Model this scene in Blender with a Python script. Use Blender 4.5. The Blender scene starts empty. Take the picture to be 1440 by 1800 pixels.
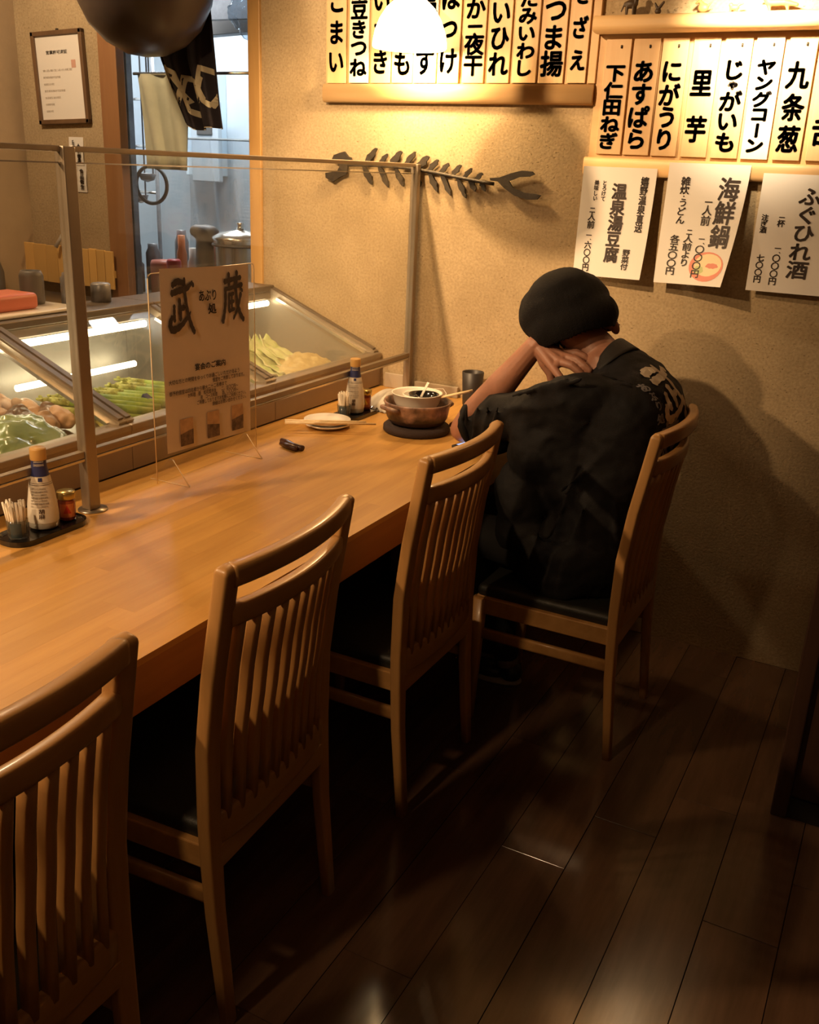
import bpy, bmesh, math, random
from mathutils import Vector, Matrix, noise
from mathutils.bvhtree import BVHTree
random.seed(7)
PI = math.pi
SC = bpy.context.scene
COL = SC.collection

# ------------------------------------------------------------------ camera
cam_d = bpy.data.cameras.new('camera'); cam = bpy.data.objects.new('camera', cam_d); COL.objects.link(cam)
RW = ((0.8832893, 0.1920924, -0.4276687), (0.4670307, -0.2807152, 0.8384994), (0.0410162, -0.9403720, -0.3376658))
cam.matrix_world = Matrix(((RW[0][0], -RW[0][1], -RW[0][2], 0.0), (RW[1][0], -RW[1][1], -RW[1][2], 0.0),
                           (RW[2][0], -RW[2][1], -RW[2][2], 1.55), (0, 0, 0, 1)))
cam_d.sensor_fit = 'HORIZONTAL'; cam_d.sensor_width = 36.0; cam_d.lens = 36 * 1687.66 / 1440
cam_d.clip_start = 0.02; cam_d.clip_end = 60
SC.camera = cam
SC.view_settings.view_transform = 'Standard'; SC.view_settings.look = 'None'
SC.view_settings.exposure = 0.0; SC.view_settings.gamma = 1.0; SC.view_settings.use_curve_mapping = False
SC.cycles.max_bounces = 7; SC.cycles.transparent_max_bounces = 16; SC.cycles.sample_clamp_indirect = 4.0
SC.cycles.caustics_reflective = False; SC.cycles.caustics_refractive = False
SC.cycles.use_denoising = True

# ------------------------------------------------------------------ world and lights
W = bpy.data.worlds.new('world'); SC.world = W; W.use_nodes = True
W.node_tree.nodes['Background'].inputs[0].default_value = (1.0, 0.62, 0.34, 1); W.node_tree.nodes['Background'].inputs[1].default_value = 0.004

def light(name, typ, loc, energy, color, size=0.05, aim=None, cone=90, blend=0.5, sy=None):
    d = bpy.data.lights.new(name, typ); d.energy = energy; d.color = color
    if typ == 'AREA':
        d.size = size
        if sy: d.shape = 'RECTANGLE'; d.size_y = sy
    else: d.shadow_soft_size = size
    if typ == 'SPOT': d.spot_size = math.radians(cone); d.spot_blend = blend
    o = bpy.data.objects.new(name, d); COL.objects.link(o); o.location = loc
    if aim is not None: o.rotation_euler = (Vector(aim) - Vector(loc)).to_track_quat('-Z', 'Y').to_euler()
    return o
WARM = (1.0, 0.64, 0.33)
light('ceiling_spotlight', 'SPOT', (-1.86, 1.22, 2.50), 290, WARM, 0.028, (-1.58, 3.18, 1.42), 62, 0.9)
light('counter_spotlight', 'SPOT', (-2.55, -0.10, 2.50), 230, WARM, 0.05, (-1.35, 1.40, 0.72), 72, 0.9)
light('tray_fill', 'SPOT', (-1.30, -0.25, 2.50), 105, WARM, 0.06, (-1.66, 1.50, 0.80), 60, 0.9)  # added fill that brightens the near tray, no fitting hangs here
light('room_fill', 'AREA', (-0.2, 0.1, 2.55), 2.2, (1.0, 0.58, 0.30), 1.6, (-0.3, 0.3, 0), sy=2.0)  # unseen soft fill added to lift the sign and floor
light('kitchen_fluorescent', 'AREA', (-3.50, 4.25, 2.52), 62, (0.88, 0.94, 1.0), 0.8, (-3.5, 4.25, 0), sy=0.8)
light('prep_aisle_light', 'POINT', (-2.95, 2.2, 2.50), 46, (1.0, 0.74, 0.46), 0.05)

# ------------------------------------------------------------------ materials
def nt(m): return m.node_tree
def material(name, color, rough=0.6, metal=0.0, spec=0.5, var=0.0, vscale=8.0, vstretch=(1, 1, 1), bump=0.0, bscale=60.0,
             bstretch=None, rnd=0.0, coat=0.0, emit=None, estr=0.0, color2=None, alpha=None, sss=0.0, rvar=0.0):
    m = bpy.data.materials.new(name); m.use_nodes = True; t = m.node_tree; N = t.nodes; L = t.links
    b = N['Principled BSDF']
    b.inputs['Base Color'].default_value = (*color, 1); b.inputs['Roughness'].default_value = rough
    b.inputs['Metallic'].default_value = metal; b.inputs['Specular IOR Level'].default_value = spec
    b.inputs['Coat Weight'].default_value = coat; b.inputs['Coat Roughness'].default_value = 0.12
    if sss: b.inputs['Subsurface Weight'].default_value = sss; b.inputs['Subsurface Radius'].default_value = (0.01, 0.004, 0.002)
    if emit: b.inputs['Emission Color'].default_value = (*emit, 1); b.inputs['Emission Strength'].default_value = estr
    tc = N.new('ShaderNodeTexCoord')
    def mapped(s):
        mp = N.new('ShaderNodeMapping'); mp.inputs['Scale'].default_value = s; L.new(tc.outputs['Object'], mp.inputs['Vector']); return mp
    src = None
    if var or color2:
        mp = mapped(vstretch); nz = N.new('ShaderNodeTexNoise'); nz.inputs['Scale'].default_value = vscale; nz.inputs['Detail'].default_value = 6
        nz.inputs['Roughness'].default_value = 0.62
        oi = N.new('ShaderNodeObjectInfo'); ad = N.new('ShaderNodeVectorMath'); ad.operation = 'ADD'
        sc = N.new('ShaderNodeVectorMath'); sc.operation = 'SCALE'; sc.inputs['Scale'].default_value = 30.0 if rnd else 0.0
        cx = N.new('ShaderNodeCombineXYZ'); L.new(oi.outputs['Random'], cx.inputs[0]); L.new(oi.outputs['Random'], cx.inputs[1]); L.new(cx.outputs[0], sc.inputs[0])
        L.new(mp.outputs[0], ad.inputs[0]); L.new(sc.outputs[0], ad.inputs[1]); L.new(ad.outputs[0], nz.inputs['Vector'])
        rp = N.new('ShaderNodeValToRGB'); L.new(nz.outputs['Fac'], rp.inputs[0])
        c2 = color2 or tuple(c * (1 - var) for c in color); c1 = color if color2 else tuple(min(1, c * (1 + var * 0.5)) for c in color)
        rp.color_ramp.elements[0].position = 0.34; rp.color_ramp.elements[0].color = (*c2, 1)
        rp.color_ramp.elements[1].position = 0.64; rp.color_ramp.elements[1].color = (*c1, 1)
        src = rp.outputs[0]
    if rnd:
        oi = N.new('ShaderNodeObjectInfo'); mr = N.new('ShaderNodeMapRange'); mr.inputs[3].default_value = 1 - rnd; mr.inputs[4].default_value = 1 + rnd * 0.7
        L.new(oi.outputs['Random'], mr.inputs[0])
        hv = N.new('ShaderNodeHueSaturation'); L.new(mr.outputs[0], hv.inputs['Value'])
        if src: L.new(src, hv.inputs['Color'])
        else: hv.inputs['Color'].default_value = (*color, 1)
        src = hv.outputs[0]
    if src: L.new(src, b.inputs['Base Color'])
    if bump:
        mp = mapped(bstretch or (1, 1, 1)); nz = N.new('ShaderNodeTexNoise'); nz.inputs['Scale'].default_value = bscale; nz.inputs['Detail'].default_value = 5
        L.new(mp.outputs[0], nz.inputs['Vector']); bp = N.new('ShaderNodeBump'); bp.inputs['Strength'].default_value = bump; bp.inputs['Distance'].default_value = 0.004
        L.new(nz.outputs['Fac'], bp.inputs['Height']); L.new(bp.outputs[0], b.inputs['Normal'])
    return m
def wood(name, c1, c2, rough=0.35, axis=2, scale=26.0, rnd=0.0, bump=0.12, coat=0.0, spec=0.5):
    st = [1, 1, 1]; st[axis] = 0.09
    return material(name, c1, rough, color2=c2, vscale=scale, vstretch=tuple(st), bump=bump, bscale=90, bstretch=tuple(st), rnd=rnd, coat=coat, spec=spec)
def glassy(name, tint, gloss=0.06, haze=0.0, haze_col=(0.8, 0.75, 0.65), rough=0.02, fres=1.45):
    m = bpy.data.materials.new(name); m.use_nodes = True; t = m.node_tree; N = t.nodes; L = t.links; N.clear()
    o = N.new('ShaderNodeOutputMaterial'); tr = N.new('ShaderNodeBsdfTransparent'); tr.inputs[0].default_value = (*tint, 1)
    gl = N.new('ShaderNodeBsdfGlossy'); gl.inputs['Roughness'].default_value = rough
    lw = N.new('ShaderNodeLayerWeight'); pw = N.new('ShaderNodeMath'); pw.operation = 'POWER'; pw.inputs[1].default_value = 4.0; L.new(lw.outputs['Facing'], pw.inputs[0])
    lw.inputs['Blend'].default_value = 0.5
    fr = N.new('ShaderNodeMath'); fr.operation = 'MULTIPLY_ADD'; fr.inputs[1].default_value = 0.6; fr.inputs[2].default_value = (fres - 1) ** 2 / (fres + 1) ** 2; L.new(pw.outputs[0], fr.inputs[0])
    mx = N.new('ShaderNodeMixShader'); L.new(fr.outputs[0], mx.inputs[0]); L.new(tr.outputs[0], mx.inputs[1]); L.new(gl.outputs[0], mx.inputs[2])
    last = mx.outputs[0]
    if haze:
        df = N.new('ShaderNodeBsdfDiffuse'); df.inputs[0].default_value = (*haze_col, 1)
        tc = N.new('ShaderNodeTexCoord'); mp = N.new('ShaderNodeMapping'); mp.inputs['Scale'].default_value = (1, 1.5, 0.5); nz = N.new('ShaderNodeTexNoise'); nz.inputs['Scale'].default_value = 5
        L.new(tc.outputs['Object'], mp.inputs[0]); L.new(mp.outputs[0], nz.inputs['Vector'])
        ml = N.new('ShaderNodeMath'); ml.operation = 'MULTIPLY'; ml.inputs[1].default_value = haze * 2; L.new(nz.outputs['Fac'], ml.inputs[0])
        m2 = N.new('ShaderNodeMixShader'); L.new(ml.outputs[0], m2.inputs[0]); L.new(last, m2.inputs[1]); L.new(df.outputs[0], m2.inputs[2]); last = m2.outputs[0]
    L.new(last, o.inputs[0]); return m
def plaster_mat(name, c1, c2, speck):
    m = material(name, c1, 0.95, color2=c2, vscale=5.0, bump=0.0, spec=0.15); t = nt(m); N = t.nodes; L = t.links; b = N['Principled BSDF']
    tc = N.new('ShaderNodeTexCoord')
    nz = N.new('ShaderNodeTexNoise'); nz.inputs['Scale'].default_value = 120; nz.inputs['Detail'].default_value = 4; L.new(tc.outputs['Object'], nz.inputs['Vector'])
    n2 = N.new('ShaderNodeTexNoise'); n2.inputs['Scale'].default_value = 95; n2.inputs['Detail'].default_value = 2
    mp = N.new('ShaderNodeMapping'); mp.inputs['Scale'].default_value = (1, 1, 1.9); mp.inputs['Rotation'].default_value = (0, .5, 0); L.new(tc.outputs['Object'], mp.inputs[0]); L.new(mp.outputs[0], n2.inputs['Vector'])
    rp = N.new('ShaderNodeValToRGB'); rp.color_ramp.elements[0].position = 0.63; rp.color_ramp.elements[0].color = (0, 0, 0, 1); rp.color_ramp.elements[1].position = 0.72; rp.color_ramp.elements[1].color = (.75, .75, .75, 1)
    L.new(n2.outputs['Fac'], rp.inputs[0])
    old = b.inputs['Base Color'].links[0].from_socket
    mx = N.new('ShaderNodeMixRGB'); L.new(rp.outputs[0], mx.inputs[0]); L.new(old, mx.inputs[1]); mx.inputs[2].default_value = (*speck, 1)
    m2 = N.new('ShaderNodeMixRGB'); m2.blend_type = 'MULTIPLY'; m2.inputs[0].default_value = 0.55; L.new(mx.outputs[0], m2.inputs[1])
    r2 = N.new('ShaderNodeValToRGB'); r2.color_ramp.elements[0].position = .3; r2.color_ramp.elements[0].color = (.62, .6, .55, 1); r2.color_ramp.elements[1].position = .62; L.new(nz.outputs['Fac'], r2.inputs[0]); L.new(r2.outputs[0], m2.inputs[2])
    L.new(m2.outputs[0], b.inputs['Base Color'])
    sb = N.new('ShaderNodeMath'); sb.operation = 'SUBTRACT'; L.new(nz.outputs['Fac'], sb.inputs[0]); L.new(rp.outputs[0], sb.inputs[1])
    bp = N.new('ShaderNodeBump'); bp.inputs['Strength'].default_value = 0.45; bp.inputs['Distance'].default_value = 0.003; L.new(sb.outputs[0], bp.inputs['Height']); L.new(bp.outputs[0], b.inputs['Normal'])
    return m
M = dict(
    plaster=plaster_mat('plaster', (0.50, 0.385, 0.235), (0.42, 0.32, 0.19), (0.22, 0.155, 0.08)),
    plaster_plain=material('plaster_plain', (0.42, 0.31, 0.19), 0.9, var=0.15, vscale=3, bump=0.2, bscale=80),
    ceiling=material('ceiling_paint', (0.30, 0.22, 0.15), 0.9),
    chair=wood('chair_wood', (0.49, 0.265, 0.092), (0.39, 0.198, 0.064), 0.38, 2, 22, bump=0.05, coat=0.12),
    chair_y=wood('chair_wood_rail', (0.47, 0.255, 0.088), (0.37, 0.190, 0.060), 0.34, 1, 22, bump=0.05, coat=0.2),
    cushion=material('cushion_vinyl', (0.014, 0.014, 0.011), 0.5, bump=0.2, bscale=300),
    stave=wood('counter_wood', (0.56, 0.305, 0.080), (0.48, 0.245, 0.060), 0.40, 1, 30, rnd=0.10, bump=0.05, coat=0.0, spec=0.35),
    apron=wood('counter_edge_wood', (0.42, 0.19, 0.05), (0.34, 0.145, 0.035), 0.4, 1, 20, bump=0.04),
    plank=wood('floor_wood', (0.110, 0.060, 0.034), (0.072, 0.039, 0.022), 0.20, 1, 20, rnd=0.18, bump=0.05, coat=0.5, spec=0.5),
    subfloor=material('subfloor', (0.012, 0.008, 0.005), 0.9),
    darkwood=wood('dark_wood', (0.055, 0.026, 0.014), (0.035, 0.016, 0.009), 0.4, 2, 18),
    trimwood=wood('trim_wood', (0.60, 0.37, 0.14), (0.50, 0.29, 0.10), 0.45, 2, 16, bump=0.05),
    jambwood=wood('jamb_wood', (0.30, 0.15, 0.06), (0.24, 0.11, 0.045), 0.5, 2, 16, bump=0.05),
    board=wood('menu_board_wood', (0.66, 0.43, 0.20), (0.58, 0.36, 0.155), 0.5, 0, 14, bump=0.05),
    slat=wood('menu_slat_wood', (0.70, 0.47, 0.235), (0.62, 0.39, 0.18), 0.5, 2, 20, rnd=0.08, bump=0.04),
    slat_w=wood('pale_slat_wood', (0.86, 0.76, 0.60), (0.82, 0.70, 0.53), 0.5, 2, 20, bump=0.03),
    ink=material('ink', (0.03, 0.016, 0.010), 0.6), ink_soft=material('ink_soft', (0.08, 0.05, 0.035), 0.7),
    ink_red=material('ink_red', (0.30, 0.085, 0.03), 0.6),
    paper=material('paper', (0.80, 0.76, 0.70), 0.85, bump=0.05, bscale=300), paper_tan=material('paper_tan', (0.70, 0.60, 0.50), 0.75, var=0.05, vscale=5),
    steel=material('steel', (0.46, 0.41, 0.34), 0.28, 0.9, var=0.12, vscale=3, vstretch=(1, 1, 12)), steel_lt=material('steel_light', (0.70, 0.67, 0.62), 0.22, 0.9),
    alu=material('aluminium', (0.36, 0.30, 0.23), 0.42, 0.75, var=0.1, vscale=6), alu_dk=material('dark_aluminium', (0.16, 0.13, 0.10), 0.45, 0.6),
    casefront=material('case_front_panel', (0.34, 0.255, 0.18), 0.50, 0.1, var=0.12, vscale=2.0), case_in=material('case_lining', (0.34, 0.32, 0.27), 0.45, 0.25, var=0.1, vscale=3),
    glass=glassy('case_glass', (0.97, 0.97, 0.95), haze=0.010), screen=glassy('screen_glass', (0.96, 0.95, 0.92), haze=0.028, haze_col=(0.75, 0.64, 0.48)),
    acrylic=glassy('clear_acrylic', (0.98, 0.97, 0.95), haze=0.012), acr_edge=material('acrylic_edge', (0.85, 0.66, 0.42), 0.25, spec=0.8, alpha=None),
    tube=material('tube_light', (1, 1, 1), 0.5, emit=(1.0, 0.86, 0.60), estr=17.0),
    lampshade=material('lamp_glass', (1, 0.9, 0.7), 0.4, emit=(1.0, 0.78, 0.45), estr=6.5), brass=material('brass', (0.45, 0.28, 0.08), 0.3, 0.9),
    iron=material('black_iron', (0.035, 0.027, 0.018), 0.55, 0.3, bump=0.4, bscale=60), black=material('black_plastic', (0.012, 0.011, 0.010), 0.3), lacquer=material('black_lacquer', (0.010, 0.009, 0.009), 0.10, coat=0.5),
    rubber=material('grey_cup', (0.028, 0.024, 0.023), 0.45),
    kcab=material('cabinet_brown', (0.16, 0.14, 0.12), 0.45, var=.1),
    panblack=material('pan_black', (0.060, 0.042, 0.034), 0.30, spec=0.3), framewood=wood('frame_wood', (0.16, 0.09, 0.045), (0.11, 0.06, 0.03), 0.4, 2, 18), hoodgrey=material('hood_grey', (.12,.13,.12), .5),
    white=material('white_ceramic', (0.78, 0.72, 0.63), 0.22), plastic_w=material('white_plastic', (0.62, 0.58, 0.52), 0.35),
    clay=material('clay_pot_glaze', (0.34, 0.20, 0.14), 0.35, color2=(0.055, 0.030, 0.020), vscale=22, bump=0.15, bscale=70), strip_pl=material('strip_plastic', (0.44, 0.37, 0.28), 0.3), mat_felt=material('pot_mat', (0.035, 0.020, 0.016), 0.85, bump=0.4, bscale=200),
    bottle_glass=material('bottle_white', (0.60, 0.56, 0.47), 0.16, spec=0.7), label_w=material('bottle_label', (0.66, 0.61, 0.52), 0.4), navy=material('navy_label', (0.025, 0.032, 0.12), 0.4),
    cap=material('bottle_cap', (0.55, 0.32, 0.10), 0.35), goldcap=material('gold_lid', (0.50, 0.37, 0.12), 0.25, 0.8), jar=material('red_spice', (0.28, 0.055, 0.02), 0.15, coat=0.5), labelred=material('orange_label', (0.55, 0.16, 0.05), 0.4),
    pick=material('toothpick_wrap', (0.85, 0.76, 0.62), 0.6), cupglass=glassy('cup_glass', (0.80, 0.82, 0.80), haze=0.03, fres=1.5), bluegrey=material('blue_band', (0.035, 0.065, 0.085), 0.3),
    chop=wood('chopstick_wood', (0.80, 0.62, 0.36), (0.72, 0.53, 0.28), 0.5, 1, 30), twig=material('dark_twig', (0.060, 0.022, 0.012), 0.35, bump=0.4, bscale=80, coat=0.3),
    skin=material('skin', (0.34, 0.160, 0.102), 0.50, var=0.16, vscale=16, bump=0.12, bscale=240, sss=0.05), nail=material('fingernail', (0.72, 0.48, 0.40), 0.3), hair=material('black_hair', (0.010, 0.008, 0.007), 0.6),
    cloth=material('black_cotton', (0.0075, 0.0068, 0.0075), 0.78, var=0.15, vscale=10, bump=0.35, bscale=420, spec=0.25), cloth_lt=material('collar_cotton', (0.018, 0.016, 0.015), 0.7, bump=0.3, bscale=420, spec=0.35), knit=material('black_knit', (0.007, 0.006, 0.006), 0.9, bump=0.7, bscale=360, spec=0.2),
    script=material('printed_script', (0.55, 0.47, 0.36), 0.7), script_dim=material('grey_script', (0.20, 0.19, 0.20), 0.7), trouser=material('trouser_cloth', (0.007, 0.007, 0.008), 0.85), shoe=material('shoe_leather', (0.02, 0.018, 0.017), 0.4), sole=material('shoe_sole', (0.30, 0.28, 0.25), 0.6), sock=material('sock', (0.25, 0.22, 0.2), 0.9),
    phone_glow=material('phone_screen', (0.1, 0.1, 0.1), 0.2, emit=(0.50, 0.62, 1.0), estr=1.1),
    green=material('asparagus_green', (0.38, 0.52, 0.06), 0.45, color2=(0.16, 0.28, 0.03), vscale=30, rnd=0.15), tipg=material('asparagus_tip', (0.50, 0.55, 0.16), 0.6, var=0.4, vscale=90, bump=0.5, bscale=150),
    leafbag=material('bagged_greens', (0.14, 0.24, 0.09), 0.22, color2=(0.30, 0.42, 0.19), vscale=12, bump=0.6, bscale=25, coat=0.6), napa=material('napa_leaf', (0.80, 0.78, 0.55), 0.5, color2=(0.36, 0.50, 0.14), vscale=7, bump=0.5, bscale=30),
    shell=material('brown_shell', (0.20, 0.11, 0.06), 0.35, color2=(0.07, 0.045, 0.03), vscale=18, bump=0.5, bscale=60, rnd=0.3, coat=0.3), meat=material('pale_mushroom', (0.62, 0.40, 0.24), 0.5, color2=(0.45, 0.25, 0.14), vscale=25, bump=0.4, bscale=60, rnd=0.15),
    frond=material('yellow_frond', (0.62, 0.56, 0.16), 0.6, color2=(0.36, 0.36, 0.06), vscale=60, bump=0.5, bscale=90), mound=material('noodle_mound', (0.62, 0.52, 0.28), 0.6, color2=(0.48, 0.38, 0.17), vscale=40, bump=0.8, bscale=70), redfish=material('red_sashimi', (0.65, 0.12, 0.06), 0.3),
    kwall=material('kitchen_wall', (0.50, 0.56, 0.60), 0.35, var=0.06, vscale=2), kpale=material('kitchen_pale_panel', (0.66, 0.78, 0.86), 0.4), kdark=material('kitchen_dark', (0.10, 0.09, 0.08), 0.5), noren=material('noren_cotton', (0.016, 0.012, 0.018), 0.9, bump=0.2, bscale=400), noren_p=material('noren_print', (0.52, 0.47, 0.34), 0.9, var=.1),
    towel=material('pale_green_cloth', (0.52, 0.53, 0.40), 0.9, var=0.1, vscale=6), vinyl=glassy('plastic_sheet', (0.9, 0.92, 0.94), haze=0.22, haze_col=(0.75, 0.78, 0.8), rough=0.15), bagfilm=glassy('plastic_bag_film', (0.8, 0.88, 0.95), haze=0.15, haze_col=(0.6, 0.7, 0.8), rough=0.08, fres=1.7), redjar=material('red_plastic', (0.45, 0.02, 0.015), 0.4), salmon=material('salmon_lid', (0.62, 0.17, 0.10), 0.45), kgrey=material('kitchen_grey', (0.28, 0.28, 0.29), 0.4, 0.4, var=0.3, vscale=10), tubewhite=material('ceiling_tube', (1, 1, 1), 0.5, emit=(0.85, 0.94, 1.0), estr=5.0),
    bamboo=wood('bamboo_board', (0.80, 0.50, 0.17), (0.72, 0.43, 0.13), 0.5, 2, 12, rnd=0.12), fig_dark=material('dark_figurine', (0.06, 0.035, 0.015), 0.5), fig_tan=material('tan_figurine', (0.45, 0.20, 0.07), 0.5),
    photo_a=material('photo_wall', (0.55, 0.36, 0.22), 0.5, var=0.2, vscale=40), photo_b=material('photo_dark', (0.05, 0.035, 0.03), 0.4, color2=(0.20, 0.13, 0.10), vscale=70), bowlred=material('printed_bowl', (0.75, 0.28, 0.20), 0.7), bowlcream=material('printed_soup', (0.85, 0.72, 0.45), 0.7), bowlgreen=material('printed_leaf', (0.55, 0.60, 0.28), 0.7), stampred=material('red_stamp', (0.62, 0.36, 0.28), 0.8), printgrey=material('grey_print', (0.42, 0.36, 0.30), 0.8),
)

def add_dark_foot(m, z_lo, z_hi, dark):
    t = m.node_tree; N = t.nodes; L = t.links; b = N['Principled BSDF']; src = b.inputs['Base Color'].links[0].from_socket
    tc = N.new('ShaderNodeTexCoord'); sx = N.new('ShaderNodeSeparateXYZ'); L.new(tc.outputs['Object'], sx.inputs[0])
    nz = N.new('ShaderNodeTexNoise'); nz.inputs['Scale'].default_value = 30; L.new(tc.outputs['Object'], nz.inputs['Vector'])
    ad = N.new('ShaderNodeMath'); ad.operation = 'MULTIPLY_ADD'; ad.inputs[1].default_value = .05; L.new(nz.outputs['Fac'], ad.inputs[0]); L.new(sx.outputs['Z'], ad.inputs[2])
    mr = N.new('ShaderNodeMapRange'); mr.inputs[1].default_value = z_lo; mr.inputs[2].default_value = z_hi; mr.inputs[3].default_value = 1; mr.inputs[4].default_value = 0; L.new(ad.outputs[0], mr.inputs[0])
    mx = N.new('ShaderNodeMixRGB'); L.new(mr.outputs[0], mx.inputs[0]); L.new(src, mx.inputs[1]); mx.inputs[2].default_value = (*dark, 1); L.new(mx.outputs[0], b.inputs['Base Color'])
add_dark_foot(M['clay'], .052, .068, (.035, .020, .016))          # the unglazed, soot-dark foot of the pot

# ------------------------------------------------------------------ helpers
BASE = {}
def base_of(p):
    return BASE.get(p.name, Vector((0, 0, 0)))
def tag(o, label=None, cat=None, group=None, kind=None):
    if label: o['label'] = label
    if cat: o['category'] = cat
    if group: o['group'] = group
    if kind: o['kind'] = kind
    return o
def thing(name, loc, label, cat, group=None):
    o = bpy.data.objects.new(name, None); o.empty_display_size = 0.05; COL.objects.link(o); o.location = loc; BASE[o.name] = Vector(loc)
    return tag(o, label, cat, group)
def mesh_from(verts, faces, name='m'):
    me = bpy.data.meshes.new(name); me.from_pydata([tuple(v) for v in verts], [], faces); me.update(); return me
def put(name, me, mat, parent=None, smooth=False):
    """me holds world coordinates; mesh is shifted so the object sits at its own base or its parent's"""
    if isinstance(me, bmesh.types.BMesh):
        bm = me; me = bpy.data.meshes.new(name); bm.to_mesh(me); bm.free()
    if parent is None:
        xs = [v.co for v in me.vertices]
        b = Vector(((min(v.x for v in xs) + max(v.x for v in xs)) / 2, (min(v.y for v in xs) + max(v.y for v in xs)) / 2, min(v.z for v in xs)))
    else: b = base_of(parent)
    me.transform(Matrix.Translation(-b)); me.name = name
    o = bpy.data.objects.new(name, me); COL.objects.link(o)
    if parent is None: o.location = b
    else: o.parent = parent
    BASE[o.name] = b
    me.materials.clear()
    for m in (mat if isinstance(mat, (list, tuple)) else [mat]): me.materials.append(m)
    if smooth: me.polygons.foreach_set('use_smooth', [True] * len(me.polygons))
    return o
def bm_fix(bm):
    bmesh.ops.recalc_face_normals(bm, faces=bm.faces); return bm
def bm_box(x0, x1, y0, y1, z0, z1, bev=0.0, seg=2, rot=None, bm=None):
    new = bmesh.new(); bmesh.ops.create_cube(new, size=1)
    for v in new.verts: v.co = Vector(((x0 + x1) / 2 + v.co.x * (x1 - x0), (y0 + y1) / 2 + v.co.y * (y1 - y0), (z0 + z1) / 2 + v.co.z * (z1 - z0)))
    if bev: bmesh.ops.bevel(new, geom=new.edges[:], offset=bev, segments=seg, profile=0.5, affect='EDGES')
    if rot: bmesh.ops.rotate(new, verts=new.verts, cent=((x0 + x1) / 2, (y0 + y1) / 2, (z0 + z1) / 2), matrix=rot)
    if bm is None: return new
    join(bm, new); return bm
def join(a, b):
    me = bpy.data.meshes.new('t'); b.to_mesh(me); b.free(); a.from_mesh(me); bpy.data.meshes.remove(me); return a
def box(name, x0, x1, y0, y1, z0, z1, mat, parent=None, bev=0.0, seg=2, rot=None, smooth=False):
    return put(name, bm_box(x0, x1, y0, y1, z0, z1, bev, seg, rot), mat, parent, smooth)
def bm_lathe(profile, center, seg=28, scale=(1, 1), close=False):
    bm = bmesh.new(); rings = []
    for r, z in profile:
        if r < 1e-5: rings.append([bm.verts.new((center[0], center[1], center[2] + z))]); continue
        rings.append([bm.verts.new((center[0] + r * scale[0] * math.cos(2 * PI * k / seg), center[1] + r * scale[1] * math.sin(2 * PI * k / seg), center[2] + z)) for k in range(seg)])
    for a, b in zip(rings, rings[1:]):
        for k in range(seg):
            k2 = (k + 1) % seg
            if len(a) == 1 and len(b) == 1: continue
            if len(a) == 1: bm.faces.new((a[0], b[k2], b[k]))
            elif len(b) == 1: bm.faces.new((a[k], a[k2], b[0]))
            else: bm.faces.new((a[k], a[k2], b[k2], b[k]))
    return bm_fix(bm)
def lathe(name, profile, center, mat, parent=None, seg=28, scale=(1, 1)):
    return put(name, bm_lathe(profile, center, seg, scale), mat, parent, True)
def bm_loft(path, secs, side=(0, 1, 0), n=12, power=3.0, caps=True, round_end=(0, 0)):
    """sweep a super-ellipse: secs=(half size across, half size along `side`) per point"""
    path = [Vector(p) for p in path]; secs = list(secs); S = Vector(side).normalized()
    if round_end[0]:
        r = round_end[0]; d = (path[0] - path[1]).normalized(); p0 = path[0]; s0 = secs[0]; m = min(s0)
        add = [(p0 + d * r * math.sin(a) * 1.0, (s0[0] - r * (1 - math.cos(a)), s0[1] - r * (1 - math.cos(a)))) for a in (1.5, 1.1, .7, .35)]
        path = [p for p, s in add] + path; secs = [s for p, s in add] + secs
    if round_end[1]:
        r = round_end[1]; d = (path[-1] - path[-2]).normalized(); p0 = path[-1]; s0 = secs[-1]
        add = [(p0 + d * r * math.sin(a), (s0[0] - r * (1 - math.cos(a)), s0[1] - r * (1 - math.cos(a)))) for a in (.35, .7, 1.1, 1.5)]
        path = path + [p for p, s in add]; secs = secs + [s for p, s in add]
    bm = bmesh.new(); rings = []
    for i, p in enumerate(path):
        a = path[max(0, i - 1)]; b = path[min(len(path) - 1, i + 1)]; T = (b - a).normalized(); A = S.cross(T).normalized(); B = T.cross(A).normalized()
        ring = []
        for k in range(n):
            t = 2 * PI * (k + .5) / n; c, s = math.cos(t), math.sin(t); e = 2.0 / power
            ring.append(bm.verts.new(p + A * (math.copysign(abs(c) ** e, c) * secs[i][0]) + B * (math.copysign(abs(s) ** e, s) * secs[i][1])))
        rings.append(ring)
    for a, b in zip(rings, rings[1:]):
        for k in range(n): bm.faces.new((a[k], a[(k + 1) % n], b[(k + 1) % n], b[k]))
    if caps: bm.faces.new(rings[0][::-1]); bm.faces.new(rings[-1])
    return bm_fix(bm)
def loft(name, path, secs, mat, parent=None, **kw):
    return put(name, bm_loft(path, secs, **kw), mat, parent, True)
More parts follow.
